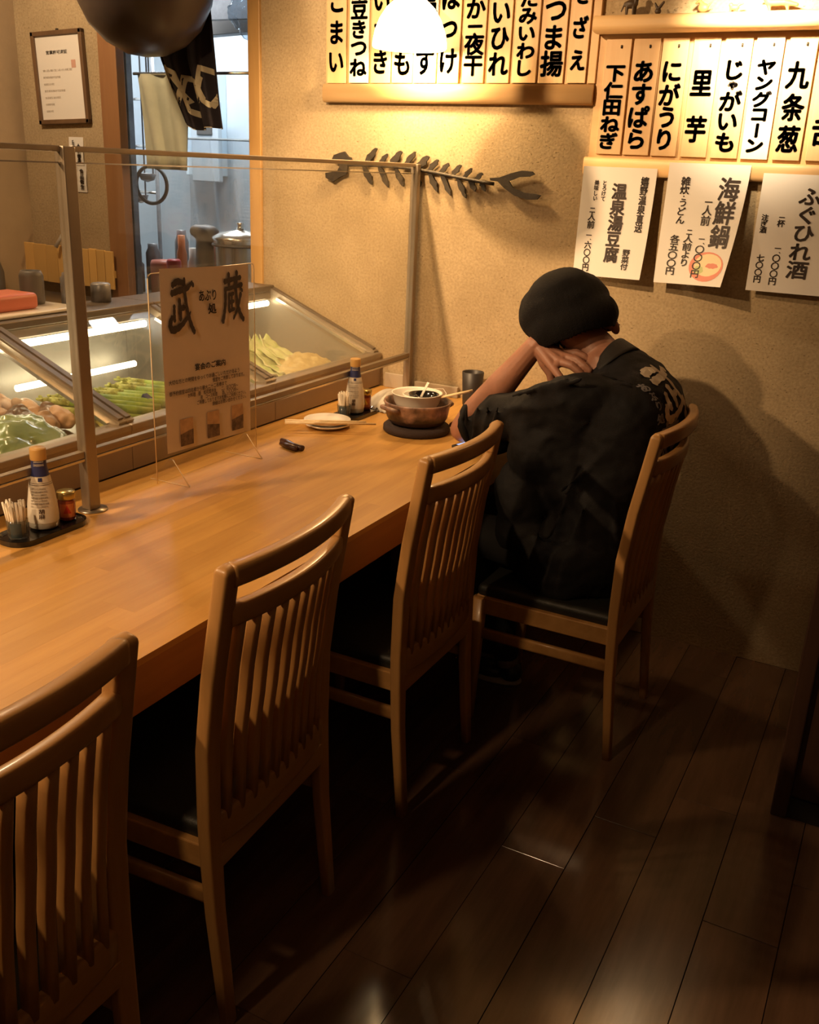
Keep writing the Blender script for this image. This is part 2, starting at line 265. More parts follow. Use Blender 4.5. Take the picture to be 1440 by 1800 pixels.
def bm_tube(path, r, n=8, closed=False):
    path = [Vector(p) for p in path]; rr = r if isinstance(r, (list, tuple)) else [r] * len(path)
    bm = bmesh.new(); rings = []; up = Vector((0.13, 0.21, 0.97)).normalized(); m = len(path)
    for i, p in enumerate(path):
        if closed: T = (path[(i + 1) % m] - path[i - 1]).normalized()
        else: T = (path[min(m - 1, i + 1)] - path[max(0, i - 1)]).normalized()
        A = T.cross(up)
        if A.length < 0.05: A = T.cross(Vector((1, 0, 0)))
        A.normalize(); B = T.cross(A)
        rings.append([bm.verts.new(p + A * math.cos(2 * PI * k / n) * rr[i] + B * math.sin(2 * PI * k / n) * rr[i]) for k in range(n)])
    pr = list(zip(rings, rings[1:])) + ([(rings[-1], rings[0])] if closed else [])
    for a, b in pr:
        for k in range(n): bm.faces.new((a[k], a[(k + 1) % n], b[(k + 1) % n], b[k]))
    if not closed: bm.faces.new(rings[0][::-1]); bm.faces.new(rings[-1])
    return bm_fix(bm)
def tube(name, path, r, mat, parent=None, n=8, closed=False):
    return put(name, bm_tube(path, r, n, closed), mat, parent, True)
def bm_prism(poly, depth, mat3):
    """poly in 2D -> extruded by depth along local z, transformed by mat3 (4x4)"""
    bm = bmesh.new(); f = bm.faces.new([bm.verts.new((x, y, 0)) for x, y in poly])
    r = bmesh.ops.extrude_face_region(bm, geom=[f]); bmesh.ops.translate(bm, verts=[v for v in r['geom'] if isinstance(v, bmesh.types.BMVert)], vec=(0, 0, depth))
    bmesh.ops.triangulate(bm, faces=[q for q in bm.faces if len(q.verts) > 4])
    bm.transform(mat3); return bm_fix(bm)
WALLM = lambda x, y, z: Matrix(((1, 0, 0, x), (0, 0, -1, y), (0, 1, 0, z), (0, 0, 0, 1)))       # local x->x, y->z, z->-y (faces the room)
SIDEM = lambda x, y, z: Matrix(((0, 0, 1, x), (1, 0, 0, y), (0, 1, 0, z), (0, 0, 0, 1)))        # local x->y, y->z, z->+x
def sheet(fn, nu, nv, thick=0.0):
    """grid surface, fn(u,v)->world point"""
    bm = bmesh.new(); g = [[bm.verts.new(fn(i / nu, j / nv)) for j in range(nv + 1)] for i in range(nu + 1)]
    for i in range(nu):
        for j in range(nv): bm.faces.new((g[i][j], g[i + 1][j], g[i + 1][j + 1], g[i][j + 1]))
    bmesh.ops.recalc_face_normals(bm, faces=bm.faces)
    if thick: bmesh.ops.solidify(bm, geom=bm.faces[:], thickness=thick)
    return bm
def evaluated(o):
    dg = bpy.context.evaluated_depsgraph_get(); dg.update(); return bpy.data.meshes.new_from_object(o.evaluated_get(dg))
TXC = {}
def text_mesh(body, size, bold=0.0, line=1.0, vertical=True, ax='CENTER'):
    key = (body, size, bold, line, vertical, ax)
    cu = bpy.data.curves.new('t', 'FONT'); cu.body = '\n'.join(body) if vertical else body; cu.size = size; cu.align_x = ax; cu.align_y = 'TOP'
    cu.space_line = line; cu.resolution_u = 3
    if key in TXC: me = TXC[key].copy()
    else:
        o = bpy.data.objects.new('t', cu); COL.objects.link(o); me = evaluated(o); bpy.data.objects.remove(o); bpy.data.curves.remove(cu); TXC[key] = me.copy()
    if bold:                     # thicken: the same glyph laid down again a little to each side
        bm = bmesh.new()
        for k in range(8):
            n0 = len(bm.verts); bm.from_mesh(me); bm.verts.ensure_lookup_table()
            a = k * PI / 4
            for v in bm.verts[n0:]: v.co.x += bold * math.cos(a); v.co.y += bold * math.sin(a)
        me = bpy.data.meshes.new('t'); bm.to_mesh(me); bm.free()
    return me
def fit(me, x0, x1, y0, y1, keep=False):
    vs = [v.co for v in me.vertices]; ax0 = min(v.x for v in vs); ax1 = max(v.x for v in vs); ay0 = min(v.y for v in vs); ay1 = max(v.y for v in vs)
    for v in me.vertices:
        v.co.x = x0 + (v.co.x - ax0) / max(1e-6, ax1 - ax0) * (x1 - x0); v.co.y = y0 + (v.co.y - ay0) / max(1e-6, ay1 - ay0) * (y1 - y0)
    return me
def column_mesh(body, x0, x1, z0, z1, bold=0.0, aspect=1.2):
    """one glyph per cell, top to bottom, each kept near its own proportions"""
    n = len(body); wts = [.45 if c in '、・ゃ' else (.62 if c in '一二' else 1.0) for c in body]; tot = sum(wts); bm = bmesh.new(); z = z1; w = x1 - x0; xc = (x0 + x1) / 2
    for c, wt in zip(body, wts):
        cell = (z1 - z0) * wt / tot; me = text_mesh(c, 1.0, 0, 1.0, False); vs = [v.co for v in me.vertices]
        if not vs: z -= cell; continue
        a0, a1 = min(v.x for v in vs), max(v.x for v in vs); b0_, b1_ = min(v.y for v in vs), max(v.y for v in vs)
        k = min(w / .92, cell * aspect / .92 / 1.0); ky = min(cell * .96 / .92, k * aspect)
        if c in '一二': ky = k
        if c == 'ー':
            for v in me.vertices: v.co.x, v.co.y = -v.co.y * .9, v.co.x
            vs = [v.co for v in me.vertices]; a0, a1 = min(v.x for v in vs), max(v.x for v in vs); b0_, b1_ = min(v.y for v in vs), max(v.y for v in vs)
        ox = xc + (w * .3 if c == '、' else 0); oz = z - cell / 2
        for v in me.vertices: v.co = Vector((ox + (v.co.x - (a0 + a1) / 2) * k, oz + (v.co.y - (b0_ + b1_) / 2) * ky, 0))
        for q in range(8 if bold else 1):
            n0 = len(bm.verts); bm.from_mesh(me); bm.verts.ensure_lookup_table(); a = q * PI / 4
            for v in bm.verts[n0:]: v.co.x += bold * math.cos(a); v.co.y += bold * math.sin(a)
        z -= cell
    me = bpy.data.meshes.new('t'); bm.to_mesh(me); bm.free(); return me
def wall_text(name, body, x0, x1, z0, z1, y, mat, parent=None, bold=0.0, vertical=True, fn=None):
    if vertical: me = column_mesh(body, x0, x1, z0, z1, bold)
    else: me = text_mesh(body, 0.1, bold, 1.0, vertical); fit(me, x0, x1, z0, z1)
    for v in me.vertices: v.co = Vector((v.co.x, y, v.co.y)) if fn is None else Vector(fn(v.co.x, v.co.y))
    return put(name, me, mat, parent)
def remeshed(bm, voxel, smooth=6, factor=0.5):
    me = bpy.data.meshes.new('r'); bm.to_mesh(me); bm.free(); o = bpy.data.objects.new('r', me); COL.objects.link(o)
    md = o.modifiers.new('r', 'REMESH'); md.mode = 'VOXEL'; md.voxel_size = voxel; md.use_smooth_shade = True
    if smooth: s = o.modifiers.new('s', 'SMOOTH'); s.iterations = smooth; s.factor = factor
    out = evaluated(o); bpy.data.objects.remove(o); bpy.data.meshes.remove(me); return out
def blob(bm, c, r, rot=None, sub=3):
    new = bmesh.new(); bmesh.ops.create_icosphere(new, subdivisions=sub, radius=1)
    rr = r if isinstance(r, (tuple, list)) else (r, r, r); m = Matrix.Diagonal((*rr, 1))
    if rot is not None: m = rot.to_4x4() @ m
    new.transform(Matrix.Translation(c) @ m); return join(bm, new)
def limb(bm, pts, n=16):
    """pts: (point, radius) chain, tapered, ball at each joint"""
    for (a, ra), (b, rb) in zip(pts, pts[1:]):
        a = Vector(a); b = Vector(b); d = b - a; L = d.length
        new = bmesh.new(); bmesh.ops.create_cone(new, cap_ends=True, segments=n, radius1=ra, radius2=rb, depth=L)
        new.transform(Matrix.Translation((a + b) / 2) @ d.to_track_quat('Z', 'Y').to_matrix().to_4x4()); join(bm, new)
    for p, r in pts: blob(bm, p, r, sub=2)
    return bm
def wobble(me, amp, scale, seed=0.0):
    me.update(); ns = [v.normal.copy() for v in me.vertices]
    for v, nn in zip(me.vertices, ns):
        v.co += nn * (noise.noise(v.co * scale + Vector((seed, seed * 2, 3))) * amp)
    return me
def copy_thing(o, loc=None, rotz=None, label=None):
    def cp(src, par):
        c = src.copy(); COL.objects.link(c)
        if par is not None: c.parent = par
        BASE[c.name] = BASE.get(src.name, Vector((0, 0, 0)))
        for ch in src.children: cp(ch, c)
        return c
    c = cp(o, None)
    if loc is not None: c.location = loc
    if rotz is not None: c.rotation_euler = (0, 0, rotz)
    if label: c['label'] = label
    return c

# ------------------------------------------------------------------ room shell
YW = 3.184
floor = thing('floor', (0, 0, 0), 'dark brown wooden plank floor', None); floor['kind'] = 'structure'
box('floor_base', -4.4, 1.9, -1.6, 5.6, -0.10, -0.012, M['subfloor'], floor)
pl = bpy.data.meshes.new('floor_plank'); b0 = bm_box(-0.0799, 0.0799, 0, 0.9305, -0.012, 0.0, 0.0003, 1); b0.to_mesh(pl); b0.free(); pl.materials.append(M['plank'])
offs = {0: 0.44, 1: -0.02, 2: 0.21}
for i in range(-9, 9):
    x = -0.2445 + i * 0.1615
    off = offs[i % 3] + (-0.035 if i == 0 else 0)
    for k in range(-1, 4):
        y = off + k * 0.932
        if x < -1.55 or y > 3.2: continue
        o = bpy.data.objects.new('floor_plank', pl); COL.objects.link(o); o.parent = floor; o.location = (x, y, random.uniform(-0.0006, 0.0))
        o.rotation_euler = (random.uniform(-.0012, .0012), random.uniform(-.004, .004), 0)
def struct(name, *a, **k):
    o = box(name, *a, **k); o['kind'] = 'structure'; return o
wb = thing('wall_back', (0, YW, 0), 'sandy plaster wall with straw flecks behind the counter', None); wb['kind'] = 'structure'
box('plaster', -2.372, 1.9, YW, YW + 0.10, 0, 2.62, M['plaster'], wb)
box('wall_return', -3.62, -3.09, YW, YW + 0.014, 0, 2.62, M['plaster'], wb)
box('lintel', -3.09, -2.372, YW, YW + 0.10, 2.25, 2.62, M['plaster'], wb)
struct('trim_1', -2.372, -2.318, YW - 0.012, YW + 0.11, 0.9, 2.62, M['trimwood'], bev=0.003)
struct('trim_2', -3.098, -3.004, YW - 0.03, YW + 0.016, 0, 2.62, M['jambwood'], bev=0.003)
struct('wall_left', -3.70, -3.585, -1.6, YW, 0, 2.62, M['plaster_plain'])
struct('wall_right', 1.9, 2.0, -1.6, 3.3, 0, 2.62, M['plaster_plain'])
struct('wall_front', -3.7, 2.0, -1.7, -1.6, 0, 2.62, M['plaster_plain'])
struct('ceiling', -4.5, 2.0, -1.7, 5.6, 2.62, 2.70, M['ceiling'])
struct('wall_kitchen', -4.5, -1.6, 4.95, 5.05, 0, 2.62, M['kwall'])
struct('wall_kitchen_side', -2.10, -2.0, YW + 0.10, 4.95, 0, 2.62, M['kwall'])
struct('wall_kitchen_far_side', -4.5, -4.4, YW + 0.10, 4.95, 0, 2.62, M['kwall'])
# dark wooden partition beside the aisle
pt = thing('partition', (0.25, 2.75, 0), 'dark stained wooden partition standing by the back wall beyond the chairs', 'partition')
box('panel', -0.083, 0.60, 2.335, YW - 0.001, 0.06, 2.0, M['darkwood'], pt, bev=0.004)
box('corner_post', -0.090, -0.05, 2.32, 2.36, 0.0, 2.0, M['darkwood'], pt, bev=0.004)
box('plinth', -0.086, 0.60, 2.33, YW - 0.001, 0.0, 0.06, M['black'], pt)

# ------------------------------------------------------------------ counter
ct = thing('counter', (-1.4, 1.6, 0), 'long honey coloured butcher block counter running to the plaster wall', 'counter')
box('front_apron', -1.066, -1.041, -0.6, YW - 0.002, 0.655, 0.745, M['apron'], ct, bev=0.002)
box('core_board', -1.77, -1.066, -0.6, YW - 0.002, 0.70, 0.744, M['apron'], ct)
box('support_panel', -1.76, -1.70, -0.6, YW - 0.002, 0.0, 0.70, M['darkwood'], ct)
rows = 17; wrow = 0.731 / rows; lens = [0.52, 0.61, 0.45, 0.70]; stv = {}
for r in range(rows):
    y = -0.6 - random.uniform(0, 0.5); x0 = -1.771 + r * wrow
    while y < YW - 0.002:
        L = random.choice(lens); y0 = max(y, -0.6); y1 = min(y + L, YW - 0.002); y += L
        if y1 - y0 < 0.03: continue
        key = round(y1 - y0, 3)
        if key not in stv:
            me = bpy.data.meshes.new('stave'); b0 = bm_box(0, wrow, 0, y1 - y0, -0.013, 0, 0.00012, 1); b0.to_mesh(me); b0.free(); me.materials.append(M['stave']); stv[key] = me
        o = bpy.data.objects.new('stave', stv[key]); COL.objects.link(o); o.parent = ct; o.location = (x0 + 1.4, y0 - 1.6, 0.757 - (0.0))
CT = 0.757

# ------------------------------------------------------------------ chairs
def rear_x(z):
    pts = [(0, 0.0), (0.25, -0.016), (0.45, -0.020), (0.60, -0.018), (0.74, -0.002), (0.86, 0.018), (0.96, 0.034)]
    for (a, xa), (b, xb) in zip(pts, pts[1:]):
        if z <= b: 
            t = (z - a) / (b - a); t2 = t; return xa + (xb - xa) * t2
    return pts[-1][1]
def make_chair():
    t = thing('dining_chair', (0, 0, 0), 'chair', 'chair', 'wooden slat back chairs along the counter')
    HW = 0.196
    for s in (-1, 1):
        zs = [0, .12, .25, .36, .45, .53, .60, .67, .74, .80, .86, .90, .940]
        path = [(rear_x(z) - .008 * min(1, z / .4), s * HW, z) for z in zs]; secs = [(.0115 + .003 * min(1, z / .5), .0145 + .006 * min(1, z / .4)) for z in zs]
        loft('rear_leg', path, secs, M['chair'], t, n=20, power=5.5, round_end=(0, .012))
        loft('front_leg', [(-.43, s * HW, 0), (-.425, s * HW, .2), (-.42, s * HW, .395)], [(.013, .013), (.017, .017), (.02, .018)], M['chair'], t, n=12, power=4)
        box('side_rail', -.41, -.022, s * HW - .010, s * HW + .010, .350, .400, M['chair_y'], t, bev=.003)
        loft('stretcher', [(-.415, s * HW, .285), (-.02, s * HW, .285)], [(.008, .017), (.008, .017)], M['chair_y'], t, side=(0, 0, 1), n=12, power=4)
    bow = lambda y: .032 * (1 - (y / HW) ** 2)
    ys = [-.184 + .368 * k / 14 for k in range(15)]
    ext = [-.190] + ys + [.190]
    loft('top_rail', [(rear_x(.93) - .006 + bow(y) * 1.0, y, .932 + .003 * (1 - (y / HW) ** 2)) for y in ext], [(.0145, .0200)] * len(ext), M['chair_y'], t, side=(0, 0, 1), n=20, power=4.2)
    loft('mid_rail', [(rear_x(.86) - .008 + bow(y), y, .856) for y in ys], [(.0195, .0125)] * len(ys), M['chair_y'], t, side=(1, 0, 0), n=20, power=4.5)
    loft('lower_rail', [(rear_x(.43) - .008 + bow(y) * .6, y, .425) for y in ys], [(.034, .0115)] * len(ys), M['chair_y'], t, side=(1, 0, 0), n=20, power=5)
    sl = None
    for k in range(10):
        y = -.158 + .316 * k / 9; zs = [.44, .52, .60, .67, .74, .80, .845]
        loft('slat', [(rear_x(z) - .008 + bow(y) * (.6 + .4 * min(1, max(0, (z - .44) / .2))), y, z) for z in zs], [(.0120, .0088)] * len(zs), M['chair'], t, n=12, power=4)
    box('front_rail', -.434, -.410, -.19, .19, .345, .400, M['chair_y'], t, bev=.003)
    box('rear_rail', -.035, -.012, -.19, .19, .345, .395, M['chair_y'], t, bev=.003)
    bm = bm_box(-.435, -.025, -.192, .192, .392, .432, .016, 4); put('seat', bm, M['cushion'], t, True)
    return t
CH = make_chair()
CH.location = (-0.535, 2.54, 0); CH['label'] = 'slatted wooden chair the person in black sits on'
copy_thing(CH, (-0.915, 2.02, 0), 0.0, 'empty slatted wooden chair next to the one the person sits on')
copy_thing(CH, (-0.916, 1.30, 0), 0.06, 'empty slatted wooden chair turned slightly, second from the camera end')
copy_thing(CH, (-0.875, 0.645, 0), -0.02, 'empty slatted wooden chair cut off by the picture edge, opposite the near condiment tray')

# ------------------------------------------------------------------ menu boards
mb = thing('menu_board', (-1.53, YW, 1.75), 'wide wooden menu board behind the glowing pendant lamp', 'board', 'wooden menu boards on the wall')
box('backing', -2.03, -1.037, YW - 0.010, YW - 0.0005, 1.80, 2.24, M['board'], mb)
put('bottom_rail', bm_loft([(-2.031, YW - 0.016, 1.788), (-1.032, YW - 0.016, 1.788)], [(.016, .031), (.016, .031)], side=(0, 0, 1), n=18, power=2.6), M['board'], mb, True)
box('side_batten', -1.055, -1.030, YW - 0.018, YW - 0.0005, 1.82, 2.24, M['board'], mb, bev=.002)
L1 = [('こまい', -2.019, -1.943, 0), ('納豆きつね', -1.929, -1.852, 1), ('いさき', -1.841, -1.764, 0), ('ししゃも', -1.757, -1.678, 0), ('塩うす', -1.672, -1.588, 1), ('ほっけ', -1.582, -1.503, 0),
      ('いか一夜干', -1.490, -1.412, 0), ('えいひれ', -1.400, -1.322, 0), ('たたみいわし', -1.311, -1.228, 0), ('さつま揚', -1.220, -1.136, 0), ('さざえ', -1.122, -1.062, 0)]
ZT = {'こまい': 2.115, 'いさき': 2.115, 'ほっけ': 2.115, 'さざえ': 2.11, '塩うす': 2.11}
rom = {'こまい': 'komai', '納豆きつね': 'natto kitsune, pale wood', 'いさき': 'partly hidden by the lamp left side', 'ししゃも': 'behind the lamp, its last sign mo showing', '塩うす': 'behind the lamp, pale wood, ending in su', 'ほっけ': 'hokke',
       'いか一夜干': 'ika ichiyaboshi', 'えいひれ': 'eihire', 'たたみいわし': 'tatami iwashi', 'さつま揚': 'satsuma-age', 'さざえ': 'sazae'}
def slat(txt, x0, x1, z0, z1, tx0, tx1, tz0, tz1, white, label, group, y=YW - 0.012, red=False, bold=0.0028, hole=None):
    t = thing('menu_tablet', ((x0 + x1) / 2, y, z0), label, 'menu tablet', group)
    b = random.uniform(-0.0008, 0.0008)
    box('slat_board', x0, x1, y - 0.008, y, z0 + b, z1 + b, M['slat_w'] if white else M['slat'], t, bev=0.0012)
    wall_text('lettering', txt, tx0, tx1, tz0, tz1, y - 0.0088, M['ink_red'] if red else M['ink'], t, bold)
    if hole: put('nail', bm_lathe([(0, .006), (.0025, .005), (.0035, 0)], (0, 0, 0), 8), M['iron'], None).name if False else lathe('nail', [(0, 0.0), (.003, 0.001), (.003, .009), (0, .010)], (hole[0], y - 0.010, hole[1]), M['iron'], t, 8)
    return t
for txt, x0, x1, w in L1:
    top = ZT.get(txt, 2.13); ww = x1 - x0
    slat(txt, x0, x1, 1.8205, 2.20, x0 + ww * .08, x1 - ww * .08, 1.840, top + .01, w, 'wooden menu tablet lettered %s on the wide board' % rom[txt], 'menu tablets on the wide board')
mr = thing('menu_board', (-0.6, YW, 1.53), 'wooden menu board over the pinned white posters', 'board', 'wooden menu boards on the wall')
box('backing', -1.030, 0.30, YW - 0.010, YW - 0.0005, 1.585, 1.96, M['board'], mr)
put('bottom_rail', bm_loft([(-1.040, YW - 0.014, 1.578), (0.30, YW - 0.014, 1.578)], [(.014, .027), (.014, .027)], side=(0, 0, 1), n=18, power=2.6), M['board'], mr, True)
ws = thing('wall_shelf', (-0.5, YW, 1.95), 'rounded wooden shelf ledge holding small figurines over the menu board', 'shelf')
put('ledge', bm_loft([(-1.032, YW - 0.045, 1.981), (0.30, YW - 0.045, 1.981)], [(.045, .024), (.045, .024)], side=(0, 0, 1), n=20, power=3.0), M['board'], ws, True)
L2 = [('下仁田ねぎ', -1.005, -0.925, 'shimonita negi'), ('あすぱら', -0.917, -0.836, 'asupara'), ('にがうり', -0.829, -0.751, 'nigauri'), ('里芋', -0.737, -0.659, 'sato imo, washed out by the light'), ('じゃがいも', -0.646, -0.568, 'jaga imo'),
      ('ヤングコーン', -0.558, -0.481, 'in katakana, washed out by the light'), ('九条葱', -0.467, -0.391, 'kujo negi'), ('牛舌', -0.375, -0.297, 'cut off by the picture edge'), ('椎茸', -0.285, -0.207, 'x')]
for txt, x0, x1, r in L2[:8]:
    ww = x1 - x0; top = 1.885
    red = txt in ('九条葱', '里芋')
    slat(txt, x0, x1, 1.6145, 1.945, x0 + ww * .09, x1 - ww * .14, 1.630, top if txt != '下仁田ねぎ' else 1.872, txt == 'ヤングコーン', 'wooden menu tablet lettered %s over the posters' % r, 'menu tablets over the posters', red=False, hole=((x0 + x1) / 2 + .01, 1.918))

# figurines on the ledge
def animal(name, x, label, mat, s=1.0, kind=0, yy=YW - 0.05):
    z = 2.004; bm = bmesh.new()
    if kind == 0:      # small dog-like with raised head and hanging tail
        blob(bm, (x, yy, z + .030 * s), (.020 * s, .010 * s, .012 * s)); blob(bm, (x + .016 * s, yy, z + .050 * s), (.009 * s, .008 * s, .009 * s)); limb(bm, [((x + .014 * s, yy, z + .03 * s), .008 * s), ((x + .016 * s, yy, z + .05 * s), .007 * s)], 8)
        for dx in (-.013, -.009, .010, .014): limb(bm, [((x + dx * s, yy + (.004 if dx in (-.013, .014) else -.004), z + .025 * s), .0045 * s), ((x + dx * s, yy + (.004 if dx in (-.013, .014) else -.004), z + .003), .0035 * s)], 8)
        limb(bm, [((x - .018 * s, yy, z + .034 * s), .003 * s), ((x - .027 * s, yy, z + .012 * s), .0025 * s)], 8); blob(bm, (x + .025 * s, yy, z + .047 * s), (.005 * s, .004 * s, .004 * s))
    elif kind == 1:    # bird with spread wings
        blob(bm, (x, yy, z + .010 * s), (.011 * s, .008 * s, .009 * s)); limb(bm, [((x, yy, z + .012), .005), ((x - .012 * s, yy, z + .034 * s), .003)], 8); limb(bm, [((x, yy, z + .014), .005), ((x + .016 * s, yy, z + .036 * s), .004)], 8)
    elif kind == 2:    # horned animal lying, head raised
        blob(bm, (x + .006 * s, yy, z + .016 * s), (.018 * s, .010 * s, .014 * s)); limb(bm, [((x + .004 * s, yy, z + .022 * s), .009 * s), ((x - .008 * s, yy, z + .036 * s), .006 * s), ((x - .018 * s, yy, z + .030 * s), .004 * s)], 8)
        limb(bm, [((x - .006 * s, yy, z + .038 * s), .0025), ((x - .004 * s, yy, z + .058 * s), .0015)], 8); limb(bm, [((x + .018, yy, z + .02), .004), ((x + .028, yy, z + .028), .002)], 8)
    elif kind == 3:
        blob(bm, (x, yy, z + .014 * s), (.016 * s, .008 * s, .009 * s)); blob(bm, (x - .012 * s, yy, z + .022 * s), (.007 * s, .006 * s, .006 * s)); limb(bm, [((x + .012, yy, z + .02), .004), ((x + .024, yy, z + .022), .002)], 8)
        for dx in (-.010, .008): limb(bm, [((x + dx, yy, z + .012), .004), ((x + dx, yy, z + .003), .003)], 8)
    else:              # long low beast with curled mane
        blob(bm, (x, yy, z + .022 * s), (.034 * s, .011 * s, .010 * s)); limb(bm, [((x + .02 * s, yy, z + .022 * s), .010 * s), ((x + .055 * s, yy, z + .015 * s), .005 * s)], 8)
        limb(bm, [((x - .02 * s, yy, z + .024 * s), .010 * s), ((x - .036 * s, yy, z + .040 * s), .008 * s), ((x - .030 * s, yy, z + .052 * s), .006 * s)], 8); limb(bm, [((x - .03 * s, yy, z + .04), .004), ((x - .05 * s, yy, z + .036), .003)], 8)
        for dx in (-.020, .028): limb(bm, [((x + dx * s, yy, z + .016 * s), .006 * s), ((x + (dx + .004) * s, yy, z + .003), .004 * s)], 8)
        for q in range(6): blob(bm, (x - .028 * s + .012 * s * math.cos(q), yy, z + .05 * s + .006 * math.sin(q)), .004 * s, sub=1)
    o = put(name, remeshed(bm, .0016, 3), mat, None, True); tag(o, label, 'figurine', 'figurines on the wall ledge'); return o
animal('animal_figurine', -.932, 'dark dog shaped figurine standing alone on the ledge end', M['fig_dark'], 1.0, 0)
animal('bird_figurine', -.848, 'small grey bird figurine with raised wings on the ledge', M['fig_dark'], .9, 1)
animal('horned_figurine', -.722, 'tan horned animal figurine with raised head on the ledge', M['fig_tan'], .9, 2)
animal('crouching_figurine', -.629, 'tiny crouching tan animal figurine on the ledge', M['fig_tan'], .9, 3)
animal('long_figurine', -.515, 'long low tan beast figurine with curly mane on the ledge', M['fig_tan'], 1.0, 4)

# ------------------------------------------------------------------ posters
def poster(x0, x1, z0, z1, curl, cols, label, sway=0.0):
    Y0 = YW - 0.031
    def f(u, v):                    # u 0..1 left->right, v 0..1 bottom->top
        c = (1 - v); k = curl * (c ** 1.6) * (0.25 + 0.75 * u ** 1.5) + 0.004 * math.sin(u * 3 + v * 4) * c
        x = x0 + (x1 - x0) * u - curl * 0.28 * (u ** 2) * c ** 1.5 + sway * c * .5
        return Vector((x, Y0 - k - 0.001 * c, z0 + (z1 - z0) * v + 0.10 * curl * c ** 2 * u))
    t = thing('poster', ((x0 + x1) / 2, Y0, z0), label, 'poster', 'white paper menus under the board')
    put('paper_sheet', sheet(f, 16, 20), M['paper'], t, True)
    W_ = x1 - x0; H_ = z1 - z0
    for txt, u0, u1, v0, v1, bold in cols:
        me = column_mesh(txt, u0 * W_, u1 * W_, v0 * H_, v1 * H_, bold * .75)
        for v in me.vertices: v.co.x /= W_; v.co.y /= H_
        for v in me.vertices:
            p = f(v.co.x, v.co.y); v.co = p + Vector((-0.0002, -0.0012, 0))
        put('lettering', me, M['ink'], t)
    return t, f
t, f = poster(-1.035, -0.797, 1.238, 1.577, 0.030, [('嬉野温泉直送', .805, .905, .43, .925, .0012), ('温泉湯豆腐', .43, .625, .14, .86, .0024), ('野菜付', .69, .79, .08, .27, .001), ('とろけて', .285, .345, .69, .88, .0008), ('美味しい', .175, .235, .69, .88, .0008), ('二人前', .135, .235, .44, .63, .0010), ('一、六〇〇円', .13, .225, .04, .40, .0010)],
              'white paper menu for hot spring tofu, leftmost of the three posters')
t, f = poster(-0.762, -0.519, 1.238, 1.597, 0.085, [('海鮮鍋', .66, .91, .32, .90, .0022), ('一人前', .50, .62, .50, .72, .0010), ('一、〇〇〇円', .50, .62, .06, .41, .0010), ('二人前より', .32, .44, .15, .46, .0010), ('雑炊・うどん', .18, .29, .50, .89, .0010), ('各五〇〇円', .14, .27, .07, .41, .0010)],
              'white paper menu for seafood hotpot with a printed red bowl, lower corner curling up')
def printed(f, poly, mat, parent, d, name):
    bm = bmesh.new(); n = len(poly); c = (sum(p[0] for p in poly) / n, sum(p[1] for p in poly) / n); cv = bm.verts.new(f(*c) + Vector((0, -d, 0)))
    rings = [[bm.verts.new(f(c[0] + (p[0] - c[0]) * s, c[1] + (p[1] - c[1]) * s) + Vector((0, -d, 0))) for p in poly] for s in (.5, 1)]
    for k in range(n):
        bm.faces.new((cv, rings[0][k], rings[0][(k + 1) % n])); bm.faces.new((rings[0][k], rings[1][k], rings[1][(k + 1) % n], rings[0][(k + 1) % n]))
    return put(name, bm, mat, parent)
ell = lambda cx, cy, rx, ry, n=24, w=0.0: [(cx + rx * math.cos(2 * PI * k / n) * (1 + w * math.sin(5 * k)), cy + ry * math.sin(2 * PI * k / n) * (1 + w * math.cos(4 * k))) for k in range(n)]
printed(f, ell(.70, .16, .245, .125), M['bowlred'], t, .0006, 'printed_bowl'); printed(f, ell(.72, .175, .195, .095), M['bowlcream'], t, .0008, 'printed_soup'); printed(f, ell(.60, .13, .07, .035, w=.1), M['bowlgreen'], t, .0010, 'printed_leaf'); printed(f, ell(.78, .17, .09, .022, w=.1), M['bowlred'], t, .0010, 'printed_shrimp')
poster(-0.481, -0.245, 1.238, 1.577, 0.020, [('ふぐひれ酒', .47, .72, .13, .90, .0022), ('一杯', .26, .345, .56, .66, .0008), ('一、〇〇〇円', .27, .365, .06, .40, .0009), ('注ぎ酒', .06, .14, .50, .66, .0008), ('七〇〇円', .08, .17, .07, .32, .0009)],
       'white paper menu for fugu fin sake, rightmost and cut off by the picture edge')

# ------------------------------------------------------------------ iron fish skeleton
fs = thing('fish_skeleton_ornament', (-1.6, YW, 1.46), 'black iron fish skeleton ornament hung on the plaster wall', 'wall ornament')
YF = YW - 0.016
def spine_z(x): return 1.548 - 0.030 * ((x + 1.95) / 0.62) + 0.012 * math.sin((x + 1.95) * 7)
tube('spine', [(x, YF, spine_z(x)) for x in [-1.93 + .58 * k / 14 for k in range(15)]], [.006] * 15, M['iron'], fs)
